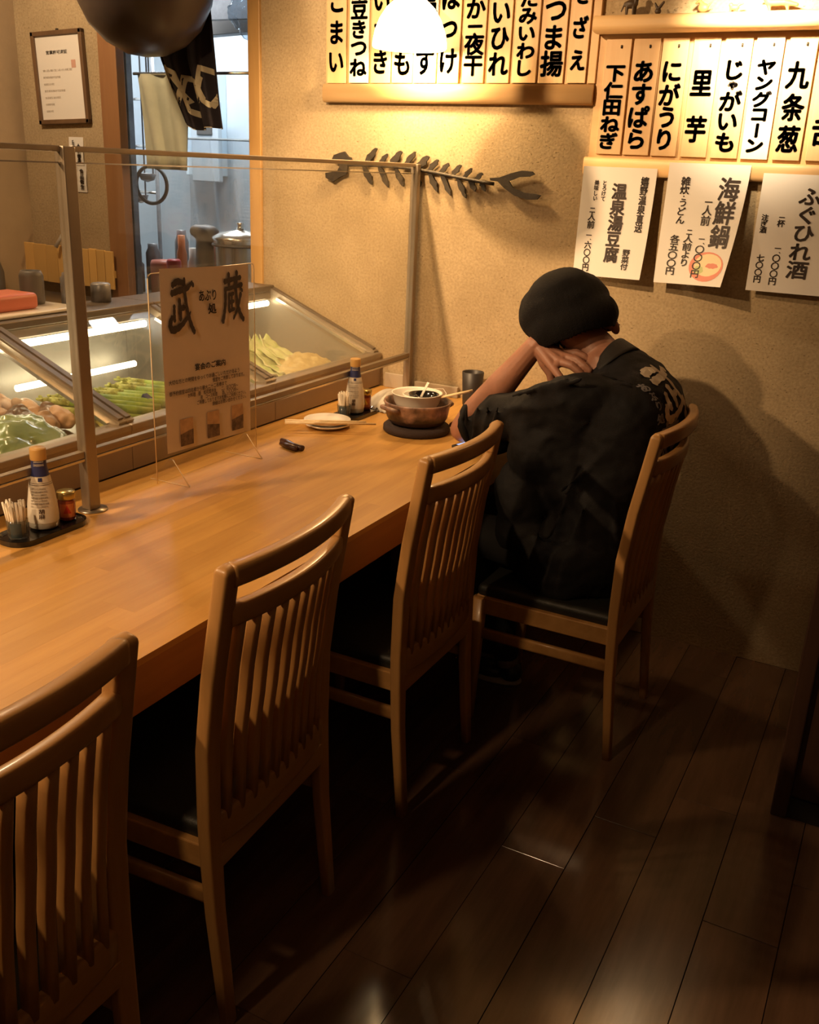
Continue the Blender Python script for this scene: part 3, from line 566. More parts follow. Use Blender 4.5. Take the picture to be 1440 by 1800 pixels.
# head
head = [(-2.020, 1.497), (-1.985, 1.492), (-1.955, 1.503), (-1.935, 1.520), (-1.930, 1.545), (-1.905, 1.555), (-1.912, 1.572), (-1.925, 1.580), (-1.945, 1.592), (-1.965, 1.590), (-1.985, 1.580), (-1.992, 1.563), (-1.975, 1.553), (-1.962, 1.545), (-1.972, 1.530), (-1.995, 1.520), (-2.018, 1.520)]
m4 = lambda z=0: Matrix(((1, 0, 0, 0), (0, 0, -1, YF + .005 + z), (0, 1, 0, 0), (0, 0, 0, 1)))
head = [(x + .004 * math.sin(i * 5), z + .004 * math.cos(i * 3)) for i, (x, z) in enumerate(head)]
put('head', bm_prism(head, .010, m4()), M['iron'], fs)
tail = [(-1.365, 1.527), (-1.33, 1.530), (-1.29, 1.545), (-1.25, 1.555), (-1.215, 1.553), (-1.205, 1.545), (-1.225, 1.537), (-1.26, 1.534), (-1.295, 1.520), (-1.28, 1.500), (-1.24, 1.486), (-1.20, 1.484), (-1.178, 1.480), (-1.19, 1.466), (-1.225, 1.464), (-1.27, 1.474), (-1.31, 1.497), (-1.335, 1.517), (-1.362, 1.519)]
put('tail', bm_prism(tail, .010, m4()), M['iron'], fs)
def rib(x, up, L, w):
    L *= 1.22; w *= 1.25
    z = spine_z(x); s = 1 if up else -1; lean = .6 if up else .42; n = 7; A = []; B = []
    for k in range(n):
        q = k / (n - 1); px = x + L * lean * q ** .8 + (0 if up else 0); pz = z + s * L * (q - .25 * q * q); ww = w * (math.sin(PI * min(1, q * .85 + .12)) ** .7) * (1 + .25 * math.sin(k * 4.1 + x * 50))
        A.append((px - ww, pz)); B.append((px + ww, pz + .002 * math.sin(k * 3)))
    put('rib', bm_prism(A + B[::-1], .007, m4(.002)), M['iron'], fs)
for x, L, w in [(-1.86, .065, .011), (-1.80, .045, .009), (-1.755, .058, .012), (-1.70, .060, .010), (-1.645, .052, .013), (-1.60, .045, .010), (-1.555, .040, .009), (-1.51, .042, .009), (-1.465, .038, .008), (-1.42, .030, .008)]: rib(x, True, L, w)
for x, L, w in [(-1.865, .070, .010), (-1.80, .078, .009), (-1.735, .070, .009), (-1.665, .062, .012), (-1.60, .070, .009), (-1.55, .075, .008), (-1.49, .072, .008), (-1.44, .040, .009), (-1.40, .032, .007)]: rib(x, False, L, w)

# ------------------------------------------------------------------ pendant lamps
def pendant(x, y, zb, label, lit):
    t = thing('pendant_lamp', (x, y, zb), label, 'lamp', 'pendant lamps over the counter')
    prof = [(.118, 0), (.121, .004), (.120, .02), (.114, .05), (.100, .085), (.078, .118), (.050, .142), (.026, .158), (.020, .170)]
    inner = [(max(.004, r - .004), z) for r, z in prof[::-1]]
    lathe('lamp_shade', prof + inner, (x, y, zb), M['lampshade'] if lit else M['plastic_w'], t, 40)
    lathe('cap', [(.027, .158), (.027, .20), (.012, .215), (.012, .235), (0, .235)], (x, y, zb), M['brass'], t, 20)
    tube('cord', [(x, y, zb + .23), (x, y, 2.62)], .004, M['black'], t)
    bl = lathe('bulb', [(0, .045), (.018, .05), (.030, .07), (.028, .09), (.014, .115), (.013, .16)], (x, y, zb), M['lampshade'] if lit else M['white'], t, 16)
    if lit:
        l = light('pendant_bulb_light', 'POINT', (x, y, zb + .012), 24, (1.0, 0.64, 0.30), .03); l.parent = t; l.location = (0, 0, .012)
    return t
pendant(-1.622, 3.035, 1.912, 'glowing white bell pendant lamp in front of the wide menu board', True)
pendant(-1.54, 2.20, 1.965, 'unlit bell pendant lamp hanging over the plates, out of the picture', False)
sp = thing('wall_lamp', (-0.60, 2.72, 2.13), 'small spot lamp over the figurine ledge, above the picture edge', 'lamp')
lathe('lamp_shade', [(.045, 0), (.043, .05), (.03, .09), (.012, .10), (0, .10)], (-0.60, 2.72, 2.125), M['brass'], sp, 24)
tube('cord', [(-.60, 2.72, 2.22), (-.60, 2.72, 2.62)], .004, M['black'], sp)
l = light('ledge_lamp_light', 'SPOT', (-.60, 2.74, 2.115), 150, (1.0, 0.76, 0.48), .03, (-.54, 3.18, 1.93), 74, 1.0); l.parent = sp; l.matrix_parent_inverse = Matrix.Translation((.60, -2.72, -2.13))

# ------------------------------------------------------------------ display cases
def wedge_case(y0, y1, label):
    t = thing('display_case', (-2.08, (y0 + y1) / 2, 0), label, 'display case', 'refrigerated cases behind the counter')
    g = 0.0008; y0 += g; y1 -= g
    box('cabinet', -2.42, -1.79, y0, y1, 0.0, 0.76, M['casefront'], t)
    box('front_panel', -1.79, -1.772, y0, y1, 0.76, 0.872, M['casefront'], t, bev=.002)
    box('front_sill', -1.822, -1.768, y0, y1, 0.866, 0.884, M['alu'], t, bev=.003)
    box('case_floor', -2.40, -1.80, y0, y1, 0.76, 0.79, M['case_in'], t)
    box('rear_panel', -2.42, -2.395, y0, y1, 0.79, 1.075, M['case_in'], t)
    box('top_cover', -2.43, -2.262, y0, y1, 1.068, 1.092, M['alu_dk'], t, bev=.004)
    box('lamp_housing', -2.33, -2.262, y0, y1, 1.040, 1.068, M['alu_dk'], t, bev=.004)
    sl = Vector((-1.80, 0, .882)); su = Vector((-2.262, 0, 1.066)); d = (su - sl).normalized(); nrm = Vector((-d.z, 0, d.x)) * -1
    if nrm.z < 0: nrm = -nrm
    def slope_box(name, ya, yb, off, th, mat, a=0.0, b=1.0):
        p = sl.lerp(su, a); q = sl.lerp(su, b)
        c = [p + nrm * off, q + nrm * off, q + nrm * (off + th), p + nrm * (off + th)]
        vs = [(v.x, ya, v.z) for v in c] + [(v.x, yb, v.z) for v in c]
        put(name, bm_fix_m(vs, [(0, 1, 2, 3), (7, 6, 5, 4), (0, 4, 5, 1), (1, 5, 6, 2), (2, 6, 7, 3), (3, 7, 4, 0)]), mat, t)
    slope_box('glass_pane', y0 + .012, y1 - .012, .002, .004, M['glass'])
    for ya, yb in ((y0, y0 + .026), (y1 - .026, y1)):
        slope_box('end_frame', ya, yb, -.006 if ya < 3.1 else -.030, .020 if ya < 3.1 else .044, M['alu'], -.02, 1.02)
        slope_box('inner_strip', ya - .012 if ya > y0 + .1 else yb, ya if ya > y0 + .1 else yb + .012, -.012, .010, M['steel_lt'], .04, .92)
        slope_box('glazing_bead', ya + .004, yb - .004, .014, .006, M['alu_dk'], 0, 1)
        vs = [(-1.80, 0, .79), (-2.40, 0, .79), (-2.40, 0, 1.068), (-2.262, 0, 1.064), (-1.80, 0, .880)]
        yy = ya + .004
        if ya < 3.1: continue
        put('end_panel', bm_fix_m([(x, yy, z) for x, _, z in vs] + [(x, yy + .010, z) for x, _, z in vs], [(0, 1, 2, 3, 4), (9, 8, 7, 6, 5)] + [(k, (k + 1) % 5, 5 + (k + 1) % 5, 5 + k) for k in range(5)]), M['case_in'], t)
    put('light_tube', bm_tube([(-2.262, y0 + .05, 1.026), (-2.262, y1 - .05, 1.026)], .011, 12), M['tube'], t, True)
    if 'asparagus' in label: put('tube_reflection', bm_tube([(-2.335, y0 + .12, .880), (-2.335, y1 - .03, .880)], .010, 12), M['tube'], t, True)  # glowing strip stands in for the upper tube's reflection in the steel
    box('wire_tray', -2.33, -1.82, y0 + .03, y1 - .03, .800, .812, M['steel'], t, bev=.003)
    return t
def bm_fix_m(vs, fs_):
    bm = bmesh.new(); V = [bm.verts.new(v) for v in vs]
    for f_ in fs_: bm.faces.new([V[i] for i in f_])
    return bm_fix(bm)
wedge_case(1.20, 1.840, 'glass topped refrigerated case holding bagged greens and brown shellfish')
wedge_case(1.840, 2.490, 'glass topped refrigerated case holding the asparagus, behind the paper sign')
wedge_case(2.490, 3.178, 'glass topped refrigerated case against the plaster wall holding white cabbage')
wedge_case(0.50, 1.20, 'glass topped refrigerated case beyond the picture edge, next to the bagged greens')

# food
def place(o, label, cat, group=None): return tag(o, label, cat, group)
ZC = .813
for k in range(17):
    y0 = 1.94 + .03 * (k % 9) * 1.55 + random.uniform(-.01, .01); lay = k // 9; x0 = -2.26 + random.uniform(-.02, .02); L = .30 + random.uniform(-.02, .03); a = random.uniform(.25, .42)
    z = ZC + .014 + lay * .022
    xt = x0 + .02; yt = y0 - .05 + .02
    p0 = Vector((-1.90 + random.uniform(-.03, .02), y0 + .14, z)); p1 = Vector((p0.x - L * .92, p0.y - .17, z + .03))
    t = thing('asparagus_spear', p0, 'green asparagus spear in the bundle under the case glass', 'asparagus', 'asparagus spears in the case')
    pts = [p1.lerp(p0, q) for q in (0, .3, .6, 1)]
    tube('stalk', [p1.lerp(p0, q) for q in (.26, .5, .75, 1)], [.0105, .012, .013, .0135], M['green'], t, 10)
    bm = bmesh.new(); d = (p0 - p1).normalized()
    limb(bm, [(p1, .004), (p1.lerp(p0, .12), .011), (p1.lerp(p0, .27), .012)], 8)
    for q in range(9): blob(bm, p1.lerp(p0, .03 + .025 * q) + Vector((random.uniform(-.006, .006), random.uniform(-.007, .007), random.uniform(0, .008))), (.009, .005, .005), sub=1)
    put('tip', bm, M['tipg'], t, True)
dish = lathe('white_dish', [(0, .004), (.03, .004), (.060, .018), (.062, .018), (.063, .015), (.035, 0), (0, 0)], (-2.22, 2.36, ZC), M['white']); place(dish, 'round white dish of sliced red fish beyond the asparagus', 'dish')
for k in range(4):
    o = put('fish_slice', bm_box(-2.250 + k * .015, -2.224 + k * .015, 2.340, 2.375, ZC + .016 + .002 * k, ZC + .034 + .002 * k, .004, 2, Matrix.Rotation(.35, 3, 'Y')), M['redfish'], None, True); place(o, 'slice of red fish laid on the round white dish', 'fish slice', 'red fish slices on the white dish')
box('price_tag', -2.005, -1.965, 2.13, 2.15, .855, .872, M['navy'], None, bev=.001, rot=Matrix.Rotation(.5, 3, 'Y')); o = bpy.data.objects['price_tag']; place(o, 'small dark clip lying on top of the asparagus', 'clip')
# shellfish and mushrooms
for k in range(15):
    x = -2.31 + .060 * (k % 5) + random.uniform(-.01, .01); y = 1.72 + .085 * (k // 5) + .02 * (k % 2) + random.uniform(-.01, .01)
    z = ZC + .028
    dark = k in (2, 3, 7, 8, 13); bm = bmesh.new(); rz = random.uniform(0, 6)
    blob(bm, (x, y, z), (.042, .034, .028), Matrix.Rotation(rz, 3, 'Z')); blob(bm, (x + .02 * math.cos(rz), y + .02 * math.sin(rz), z + .014), (.024, .022, .022)); blob(bm, (x - .03 * math.cos(rz), y - .03 * math.sin(rz), z - .004), (.018, .016, .016))
    me = remeshed(bm, .005, 2); wobble(me, .006, 45, k); o = put('turban_shell' if dark else 'mushroom_cap', me, M['shell'] if dark else M['meat'], None, True)
    place(o, 'dark wet turban shell lying among the pale caps in the case' if dark else 'pale brown mushroom cap heaped in the case by the greens', 'shellfish' if dark else 'mushroom', 'dark shells in the near case' if dark else 'pale caps in the near case')
fr_bm = bmesh.new()
for k in range(26):
    a = k / 26 * 2.6 + .1; x = -2.19 + .25 * math.cos(a - .9) * 1.1; y = 1.82 + .20 * math.sin(a - .9)
    if x > -1.85: x = -1.85
    join(fr_bm, bm_tube([(x - .01, y, ZC + .004), (x + .01, y + .012, ZC + .018), (x + .028, y + .03, ZC + .010)], [.009, .013, .005], 6))
o = put('yellow_garnish', fr_bm, M['frond'], None, True); place(o, 'yellow green fronds edging the mushrooms in the near case', 'garnish'); o['kind'] = 'stuff'
def bag(cx, cy, sx, sy, h, seed, mat, name, label, cat):
    bm = bmesh.new(); blob(bm, (cx, cy, ZC + h * .55), (sx, sy, h * .55), sub=5); me = bpy.data.meshes.new('b'); bm.to_mesh(me); bm.free(); wobble(me, .030, 14, seed); wobble(me, .010, 45, seed + 3)
    for v in me.vertices: v.co.z = max(v.co.z, ZC + .001); v.co.z = min(v.co.z, .872 + (-1.80 - v.co.x) * .39 - .008)
    o = put(name, me, mat, None, True); return place(o, label, cat)
bag(-1.94, 1.60, .12, .13, .085, 2, M['leafbag'], 'bagged_greens', 'clear bag of green leaves at the front of the case by the near condiment tray', 'vegetables')
bag(-1.96, 1.36, .12, .12, .085, 5, M['leafbag'], 'bagged_greens', 'clear bag of green leaves partly past the picture edge', 'vegetables')
# napa leaves and noodle mound
for k in range(6):
    cy = 2.70 + .042 * k; cx = -2.20 + .012 * k; 
    def f(u, v, cy=cy, cx=cx, k=k):
        w = .035 * math.sin(PI * (.12 + .80 * v)) + .012; a = (u - .5) * 2
        return Vector((cx + .26 * (1 - v) * .8 + .01 * math.sin(v * 9 + k), cy + a * w + .004 * math.sin(9 * v + k), ZC + .012 + .13 * v ** 1.2 * (1 - .25 * k / 6) + .016 * a * a + .004 * math.sin(v * 30 + a * 4)))
    o = put('napa_leaf', sheet(f, 8, 16, .003), M['napa'], None, True); place(o, 'pale green and white cabbage leaf leaning in the far case', 'cabbage leaf', 'cabbage leaves in the far case')
bm = bmesh.new(); blob(bm, (-1.99, 2.955, ZC + .006), (.13, .16, .060), sub=5); me = bpy.data.meshes.new('b'); bm.to_mesh(me); bm.free(); wobble(me, .010, 30, 4); wobble(me, .006, 90, 1)
for v in me.vertices: v.co.z = max(v.co.z, ZC + .001)
o = put('bean_sprouts', me, M['mound'], None, True); place(o, 'loose pale yellow heap of sprouts beside the cabbage', 'vegetables'); o['kind'] = 'stuff'
lathe('sprout_tray', [(0, 0), (.16, 0), (.20, .012), (.205, .012), (.165, -.004)], (-2.00, 2.95, ZC + .0005), M['steel'], None, 36); place(bpy.data.objects['sprout_tray'], 'shallow white tray under the heap of sprouts', 'tray')

# ------------------------------------------------------------------ glass screen on the counter
gs = thing('glass_screen', (-1.64, 2.35, CT), 'tall glass sneeze guard with bronze metal posts on the counter edge', 'screen')
XS = -1.64
for (yy, hw) in ((1.558, .017), (3.150, .012), (-0.10, .017)):
    box('post', XS - .014, XS + .014, yy - hw, yy + hw, CT + .003, 1.562, M['alu'], gs, bev=.003)
    lathe('flange', [(0, 0), (.034, 0), (.034, .003), (0, .003)], (XS + .004, yy, CT), M['steel'], gs, 24)
for a, b in ((-.083, 1.541), (1.575, 3.138)):
    box('glass_pane', XS - .003, XS + .003, a, b, .905, 1.552, M['screen'], gs)
    box('top_rail', XS - .006, XS + .006, a, b, 1.551, 1.563, M['alu'], gs, bev=.002)
    box('top_trim_line', XS - .005, XS + .005, a, b, 1.528, 1.531, M['steel_lt'], gs)
    box('bottom_rail', XS - .009, XS + .009, a, b, .888, .905, M['alu'], gs, bev=.002)
    box('bottom_trim_line', XS - .006, XS + .010, a, b, .881, .8875, M['steel_lt'], gs, bev=.001)
# white strip against the wall on the counter
st = thing('wall_strip', (-1.6, 3.17, CT), 'translucent white plastic strip standing on the counter against the wall', 'strip')
box('strip_panel', -1.748, -1.665, 3.168, 3.176, CT, CT + .055, M['strip_pl'], st, bev=.002)
box('strip_panel', -1.615, -1.437, 3.160, 3.176, CT, CT + .040, M['strip_pl'], st, bev=.002)

# ------------------------------------------------------------------ paper sign in its acrylic stand
sg = thing('sign_stand', (-1.61, 1.965, CT), 'paper shop sign in a clear acrylic stand on the counter', 'sign')
XA = -1.612; YA0, YA1 = 1.757, 2.172
box('acrylic_sheet', XA - .004, XA + .000, YA0, YA1, CT + .014, 1.289, M['acrylic'], sg)
edge = [(XA - .002, YA0, CT + .014), (XA - .002, YA0, 1.277), (XA - .002, YA0 + .004, 1.285), (XA - .002, YA0 + .012, 1.289), (XA - .002, YA1 - .012, 1.289), (XA - .002, YA1 - .004, 1.285), (XA - .002, YA1, 1.277), (XA - .002, YA1, CT + .014)]
tube('acrylic_edge', edge, .0014, M['acr_edge'], sg, 6)
for yy in (YA0 + .055, YA1 - .05):
    tri = [(XA - .075, yy, CT), (XA + .055, yy, CT), (XA + .003, yy, CT + .065), (XA - .008, yy, CT + .065)]
    put('foot', bm_fix_m([(x, y - .0015, z) for x, y, z in tri] + [(x, y + .0015, z) for x, y, z in tri], [(0, 1, 2, 3), (7, 6, 5, 4), (0, 4, 5, 1), (1, 5, 6, 2), (2, 6, 7, 3), (3, 7, 4, 0)]), M['acrylic'], sg)
    tube('foot_edge', [(XA + .003, yy, CT + .065), (XA + .055, yy, CT + .0015)], .0013, M['acr_edge'], sg, 6); tube('foot_edge', [(XA - .075, yy, CT + .0015), (XA + .055, yy, CT + .0015)], .0008, M['acr_edge'], sg, 6)
XP = XA + .003
def S(y, z, d=0): return Vector((XP + d, y, z))
def sign_f(u, v, d=0): return Vector((XP + d + .0008 * math.sin(u * 7) * v, 1.793 + (2.139 - 1.793) * u, .842 - .012 * u + (1.293 - .836) * v))
put('upper_paper', sheet(lambda u, v: sign_f(u, .455 + .545 * v), 10, 8), M['paper_tan'], sg, True)
put('lower_paper', sheet(lambda u, v: sign_f(u, .49 * v, .0008), 10, 8), M['paper_tan'], sg, True)
def sign_text(txt, u0, u1, v0, v1, bold, mat=None, vertical=False, d=.0026, ax='CENTER', name='lettering'):
    me = text_mesh(txt, 0.1, bold, 1.0, vertical, ax); fit(me, u0, u1, v0, v1)
    for v in me.vertices: v.co = sign_f(v.co.x, v.co.y, d)
    return put(name, me, mat or M['ink'], sg)
def brush(strokes, u0, v0, su, sv):
    """thick brush strokes: list of (points, widths) in a unit square"""
    bm = bmesh.new()
    for pts, ws_ in strokes:
        n = len(pts); Lf = []; Rt = []
        # smooth path
        fine = []
        for i in range(n - 1):
            for q in range(5):
                t_ = q / 5; p = [pts[max(0, i - 1)], pts[i], pts[i + 1], pts[min(n - 1, i + 2)]]
                c = [0.5 * ((2 * p[1][j]) + (-p[0][j] + p[2][j]) * t_ + (2 * p[0][j] - 5 * p[1][j] + 4 * p[2][j] - p[3][j]) * t_ ** 2 + (-p[0][j] + 3 * p[1][j] - 3 * p[2][j] + p[3][j]) * t_ ** 3) for j in (0, 1)]
                fine.append((c[0], c[1], ws_[i] * (1 - t_) + ws_[i + 1] * t_))
        fine.append((*pts[-1], ws_[-1])); m_ = len(fine)
        for i, (x, y, w) in enumerate(fine):
            a = fine[max(0, i - 1)]; b = fine[min(m_ - 1, i + 1)]; dx, dy = b[0] - a[0], b[1] - a[1]; l_ = math.hypot(dx, dy) or 1
            w *= 1.30 * (1 + .12 * math.sin(i * 2.3)); Lf.append((x - dy / l_ * w, y + dx / l_ * w)); Rt.append((x + dy / l_ * w, y - dx / l_ * w))
        e0 = (fine[0][0] - (fine[1][0] - fine[0][0]) * .5, fine[0][1] - (fine[1][1] - fine[0][1]) * .5)
        V = [[bm.verts.new((u0 + su * p[0], v0 + sv * p[1], 0)) for p in side] for side in (Lf, Rt)]
        for i in range(m_ - 1): bm.faces.new((V[0][i], V[0][i + 1], V[1][i + 1], V[1][i]))
        # rounded ends
        for i_, s_ in ((0, 1), (m_ - 1, -1)):
            a = V[0][i_]; b = V[1][i_]; c = (a.co + b.co) / 2; cx_, cy_ = fine[i_][0], fine[i_][1]; j_ = 1 if i_ == 0 else m_ - 2
            dx, dy = cx_ - fine[j_][0], cy_ - fine[j_][1]; l_ = math.hypot(dx, dy) or 1; w = fine[i_][2]
            tip = bm.verts.new((u0 + su * (cx_ + dx / l_ * w * .8), v0 + sv * (cy_ + dy / l_ * w * .8), 0)); bm.faces.new((a, tip, b))
    me = bpy.data.meshes.new('brush'); bm.to_mesh(me); bm.free(); return me
BU = [([(.14, .93), (.34, 1.0), (.60, .97)], (.045, .055, .035)), ([(.10, .78), (.36, .82), (.70, .86), (.88, .94)], (.05, .05, .05, .03)), ([(.90, .97), (.99, .90)], (.04, .035)),
      ([(.62, 1.06), (.64, .72), (.72, .40), (.86, .12), (.98, -.02)], (.03, .045, .045, .05, .045)), ([(.40, .66), (.42, .44), (.43, .26)], (.045, .05, .045)), ([(.44, .48), (.60, .50)], (.05, .045)),
      ([(.20, .55), (.19, .38), (.20, .24)], (.04, .04, .04)), ([(.12, .34), (.02, .20), (.10, .08), (.40, .13), (.72, .30), (.84, .40)], (.04, .06, .06, .05, .035, .015))]
ZO = [([(.12, .86), (.50, .90), (.86, .93)], (.045, .04, .04)), ([(.32, 1.03), (.33, .78)], (.045, .04)), ([(.68, 1.06), (.66, .80)], (.045, .04)), ([(.14, .70), (.50, .73), (.92, .78)], (.04, .035, .04)),
      ([(.17, .72), (.16, .45), (.10, .20), (.02, .02)], (.045, .045, .045, .05)), ([(.30, .58), (.54, .60)], (.035, .03)), ([(.32, .58), (.31, .24)], (.035, .035)), ([(.31, .24), (.56, .28)], (.035, .03)), ([(.34, .42), (.54, .44)], (.035, .03)), ([(.45, .6), (.44, .28)], (.028, .028)),
      ([(.62, .86), (.66, .50), (.80, .18), (.97, .02)], (.035, .045, .05, .045)), ([(.86, .60), (.70, .28), (.50, .06)], (.04, .035, .02)), ([(.84, .70), (.93, .64)], (.03, .03))]
for strokes, a in ((BU, (.075, .655, .27, .275)), (ZO, (.665, .680, .27, .27))):
    me = brush(strokes, *a)
    for v in me.vertices: v.co = sign_f(v.co.x, v.co.y, .0028)
    put('brush_lettering', me, M['ink'], sg)
sign_text('あぶり', .40, .60, .815, .875, .002); sign_text('処', .50, .60, .74, .80, .003)
sign_text('宴会のご案内', .33, .69, .435, .475, .0022)
for i, (txt, u0, u1, v) in enumerate([('大切な方との時間をゆっくりお過ごしいただけるよう', .04, .86, .380), ('個室をご用意しております。', .53, .92, .350), ('御予約個室は四名様から最大二十二名様まで', .04, .70, .318), ('お料理　昼　松花堂弁当　　二、五〇〇円〜', .24, .84, .290), ('夜　コース料理　　四、〇〇〇円〜', .38, .84, .264), ('ご用意しておりますお気軽にご利用ください。', .34, .94, .238), ('詳細はお問い合わせください。', .52, .94, .212)]):
    sign_text(txt, u0, u1, v, v + .026, .0012, M['ink_soft'])
for i, u in enumerate((.14, .45, .75)):
    v0 = .03 + .004 * i
    def q(a, b, u=u, v0=v0): return sign_f(u + .145 * a, v0 - .008 + .155 * b, .0030)
    put('printed_photo', sheet(lambda a, b: q(a, b), 2, 2), M['photo_a'], sg); put('photo_table', sheet(lambda a, b: q(a, b * (.45 + (.12 * a if i != 1 else .1 - .1 * a))) + Vector((.0006, 0, 0)), 4, 2), M['photo_b'], sg)

# ------------------------------------------------------------------ condiment trays
def condiments(cx, cy, near):
    w = 'near' if near else 'far'; place_ = 'by the glass screen post' if near else 'beside the stacked plates'
    g = 'condiment trays on the counter'
    bm = bm_box(cx - .048, cx + .048, cy - .104, cy + .106, CT, CT + .014, .0, 1)
    es = [e for e in bm.edges if abs(e.verts[0].co.z - e.verts[1].co.z) > .005]; bmesh.ops.bevel(bm, geom=es, offset=.042, segments=8, profile=.5, affect='EDGES')
    top = [f_ for f_ in bm.faces if f_.normal.z > .9][0]; r = bmesh.ops.inset_individual(bm, faces=[top], thickness=.006, depth=0); bmesh.ops.translate(bm, verts=top.verts, vec=(0, 0, -.007))
    bmesh.ops.bevel(bm, geom=[e for e in bm.edges if e.calc_face_angle(0) > .8], offset=.0015, segments=2, affect='EDGES')
    o = put('condiment_tray', bm, M['lacquer']); tag(o, 'black lacquer tray of condiments ' + place_, 'tray', g)
    z = CT + .0072
    # dressing bottle
    sc_ = 1.12
    b = thing('dressing_bottle', (cx - .008, cy + .012, z), 'pale dressing bottle with orange cap standing on the %s tray' % w, 'bottle', 'dressing bottles on the trays')
    c = (cx - .008, cy + .012, z); seg = 32
    lathe('body', [(0, .001), (.024, .001), (.029, .006), (.0295, .03), (.028, .055), (.0235, .09), (.018, .120), (.0145, .140), (.0135, .160), (0, .160)], c, M['bottle_glass'], b, seg)
    lathe('neck_label', [(.0182, .122), (.0152, .139), (.0142, .158)], c, M['navy'], b, seg); lathe('cap', [(.0155, .157), (.0158, .160), (.0158, .180), (.0148, .183), (0, .183)], c, M['cap'], b, 24)
    lathe('label', [(.0299, .018), (.0302, .03), (.0287, .056), (.0250, .085), (.0226, .100), (.0188, .121)], c, M['label_w'], b, seg)
    def R(z_): 
        pts = [(.0304, .018), (.0306, .03), (.0290, .056), (.0253, .085), (.0229, .100), (.0192, .121), (.0157, .139), (.0147, .158)]
        if z_ <= pts[0][1]: return pts[0][0]
        for (r0, a), (r1, b_) in zip(pts, pts[1:]):
            if z_ <= b_: return r0 + (r1 - r0) * (z_ - a) / (b_ - a)
        return pts[-1][0]
    ang0 = math.atan2(-c[1], -c[0])
    def ctext(body, a0, a1, z0, z1, bold, mat, vertical=False):
        me = text_mesh(body, .1, bold, 1.0, vertical); fit(me, a0, a1, z0, z1)
        for v in me.vertices:
            a = ang0 + v.co.x; rr = R(v.co.y) + .0006; v.co = Vector((c[0] + rr * math.cos(a), c[1] + rr * math.sin(a), c[2] + v.co.y))
        put('lettering', me, mat, b)
    for i in range(7): ctext('名称ドレッシング原材料名' if i % 2 == 0 else '食用油醤油糖類胡麻', -.85, .35 + .1 * (i % 2), .094 - i * .0065, .0985 - i * .0065, .001, M['printgrey'])
    ctext('胡麻', -.3, .1, .030, .052, .002, M['ink_soft'], True); ctext('DRESSING', -.7, .6, .145, .150, .002, M['label_w']); ctext('JAPANESE', -.7, .6, .152, .156, .002, M['label_w'])
    def band(z0, z1, a0, a1, mat): 
        put('label_band', sheet(lambda u, v: Vector((c[0] + (R(z0 + (z1 - z0) * v) + .0005) * math.cos(ang0 + a0 + (a1 - a0) * u), c[1] + (R(z0 + (z1 - z0) * v) + .0005) * math.sin(ang0 + a0 + (a1 - a0) * u), c[2] + z0 + (z1 - z0) * v)), 16, 2), mat, b)
    band(.1035, .1045, -1.3, 1.3, M['ink_soft']); band(.1075, .1082, -1.3, 1.3, M['ink_soft']); band(.112, .120, -.22, .16, M['navy'])
    for ch in b.children:
        for v in ch.data.vertices: v.co.x *= 1.10; v.co.y *= 1.10
    # spice jar
    jc = (cx - .002, cy + .074, z); j = thing('spice_jar', jc, 'small red spice jar with gold lid on the %s tray' % w, 'jar', 'spice jars on the trays')
    lathe('body', [(0, .001), (.017, .001), (.019, .005), (.019, .046), (.016, .053), (0, .053)], jc, M['jar'], j, 24); lathe('lid', [(.0205, .052), (.021, .054), (.021, .066), (.0195, .068), (0, .068)], jc, M['goldcap'], j, 28)
    aj = math.atan2(-jc[1], -jc[0])
    put('label', sheet(lambda u, v: Vector((jc[0] + .0194 * math.cos(aj - .9 + 1.8 * u), jc[1] + .0194 * math.sin(aj - .9 + 1.8 * u), jc[2] + .010 + .032 * v)), 12, 2), M['labelred'], j)
    put('label_emblem', sheet(lambda u, v: Vector((jc[0] + .0197 * math.cos(aj - .45 * (1 - v) + .9 * u * (1 - v)), jc[1] + .0197 * math.sin(aj - .45 * (1 - v) + .9 * u * (1 - v)), jc[2] + .020 + .020 * v)), 8, 4), M['redjar'] if near else M['goldcap'], j)
    # toothpick cup
    tc_ = (cx - .004, cy - .063, z); k = thing('toothpick_cup', tc_, 'small glass cup packed with wrapped toothpicks on the %s tray' % w, 'cup', 'toothpick cups on the trays')
    lathe('glass', [(0, .001), (.020, .001), (.021, .004), (.023, .042), (.0215, .042), (.0195, .006), (0, .006)], tc_, M['cupglass'], k, 24)
    at = math.atan2(-tc_[1], -tc_[0]); put('blue_band', sheet(lambda u, v: Vector((tc_[0] + (.0208 + .0018 * v) * math.cos(at - .75 + 1.1 * u), tc_[1] + (.0208 + .0018 * v) * math.sin(at - .75 + 1.1 * u), tc_[2] + .005 + .033 * v)), 10, 2), M['bluegrey'], k)
    for q in range(34):
        a = random.uniform(0, 2 * PI); rr = .0155 * math.sqrt(random.random()); bx, by = tc_[0] + rr * math.cos(a), tc_[1] + rr * math.sin(a); h = random.uniform(.074, .086); tilt = .30
        tx, ty = bx + rr * math.cos(a) * tilt + random.uniform(-.003, .003), by + rr * math.sin(a) * tilt - .006 + random.uniform(-.003, .003)
        tube('toothpick', [(bx, by, z + .008), (tx, ty, z + h)], [.0021, .0025], M['pick'], k, 6)
condiments(-1.618, 1.392, True); condiments(-1.608, 2.715, False)

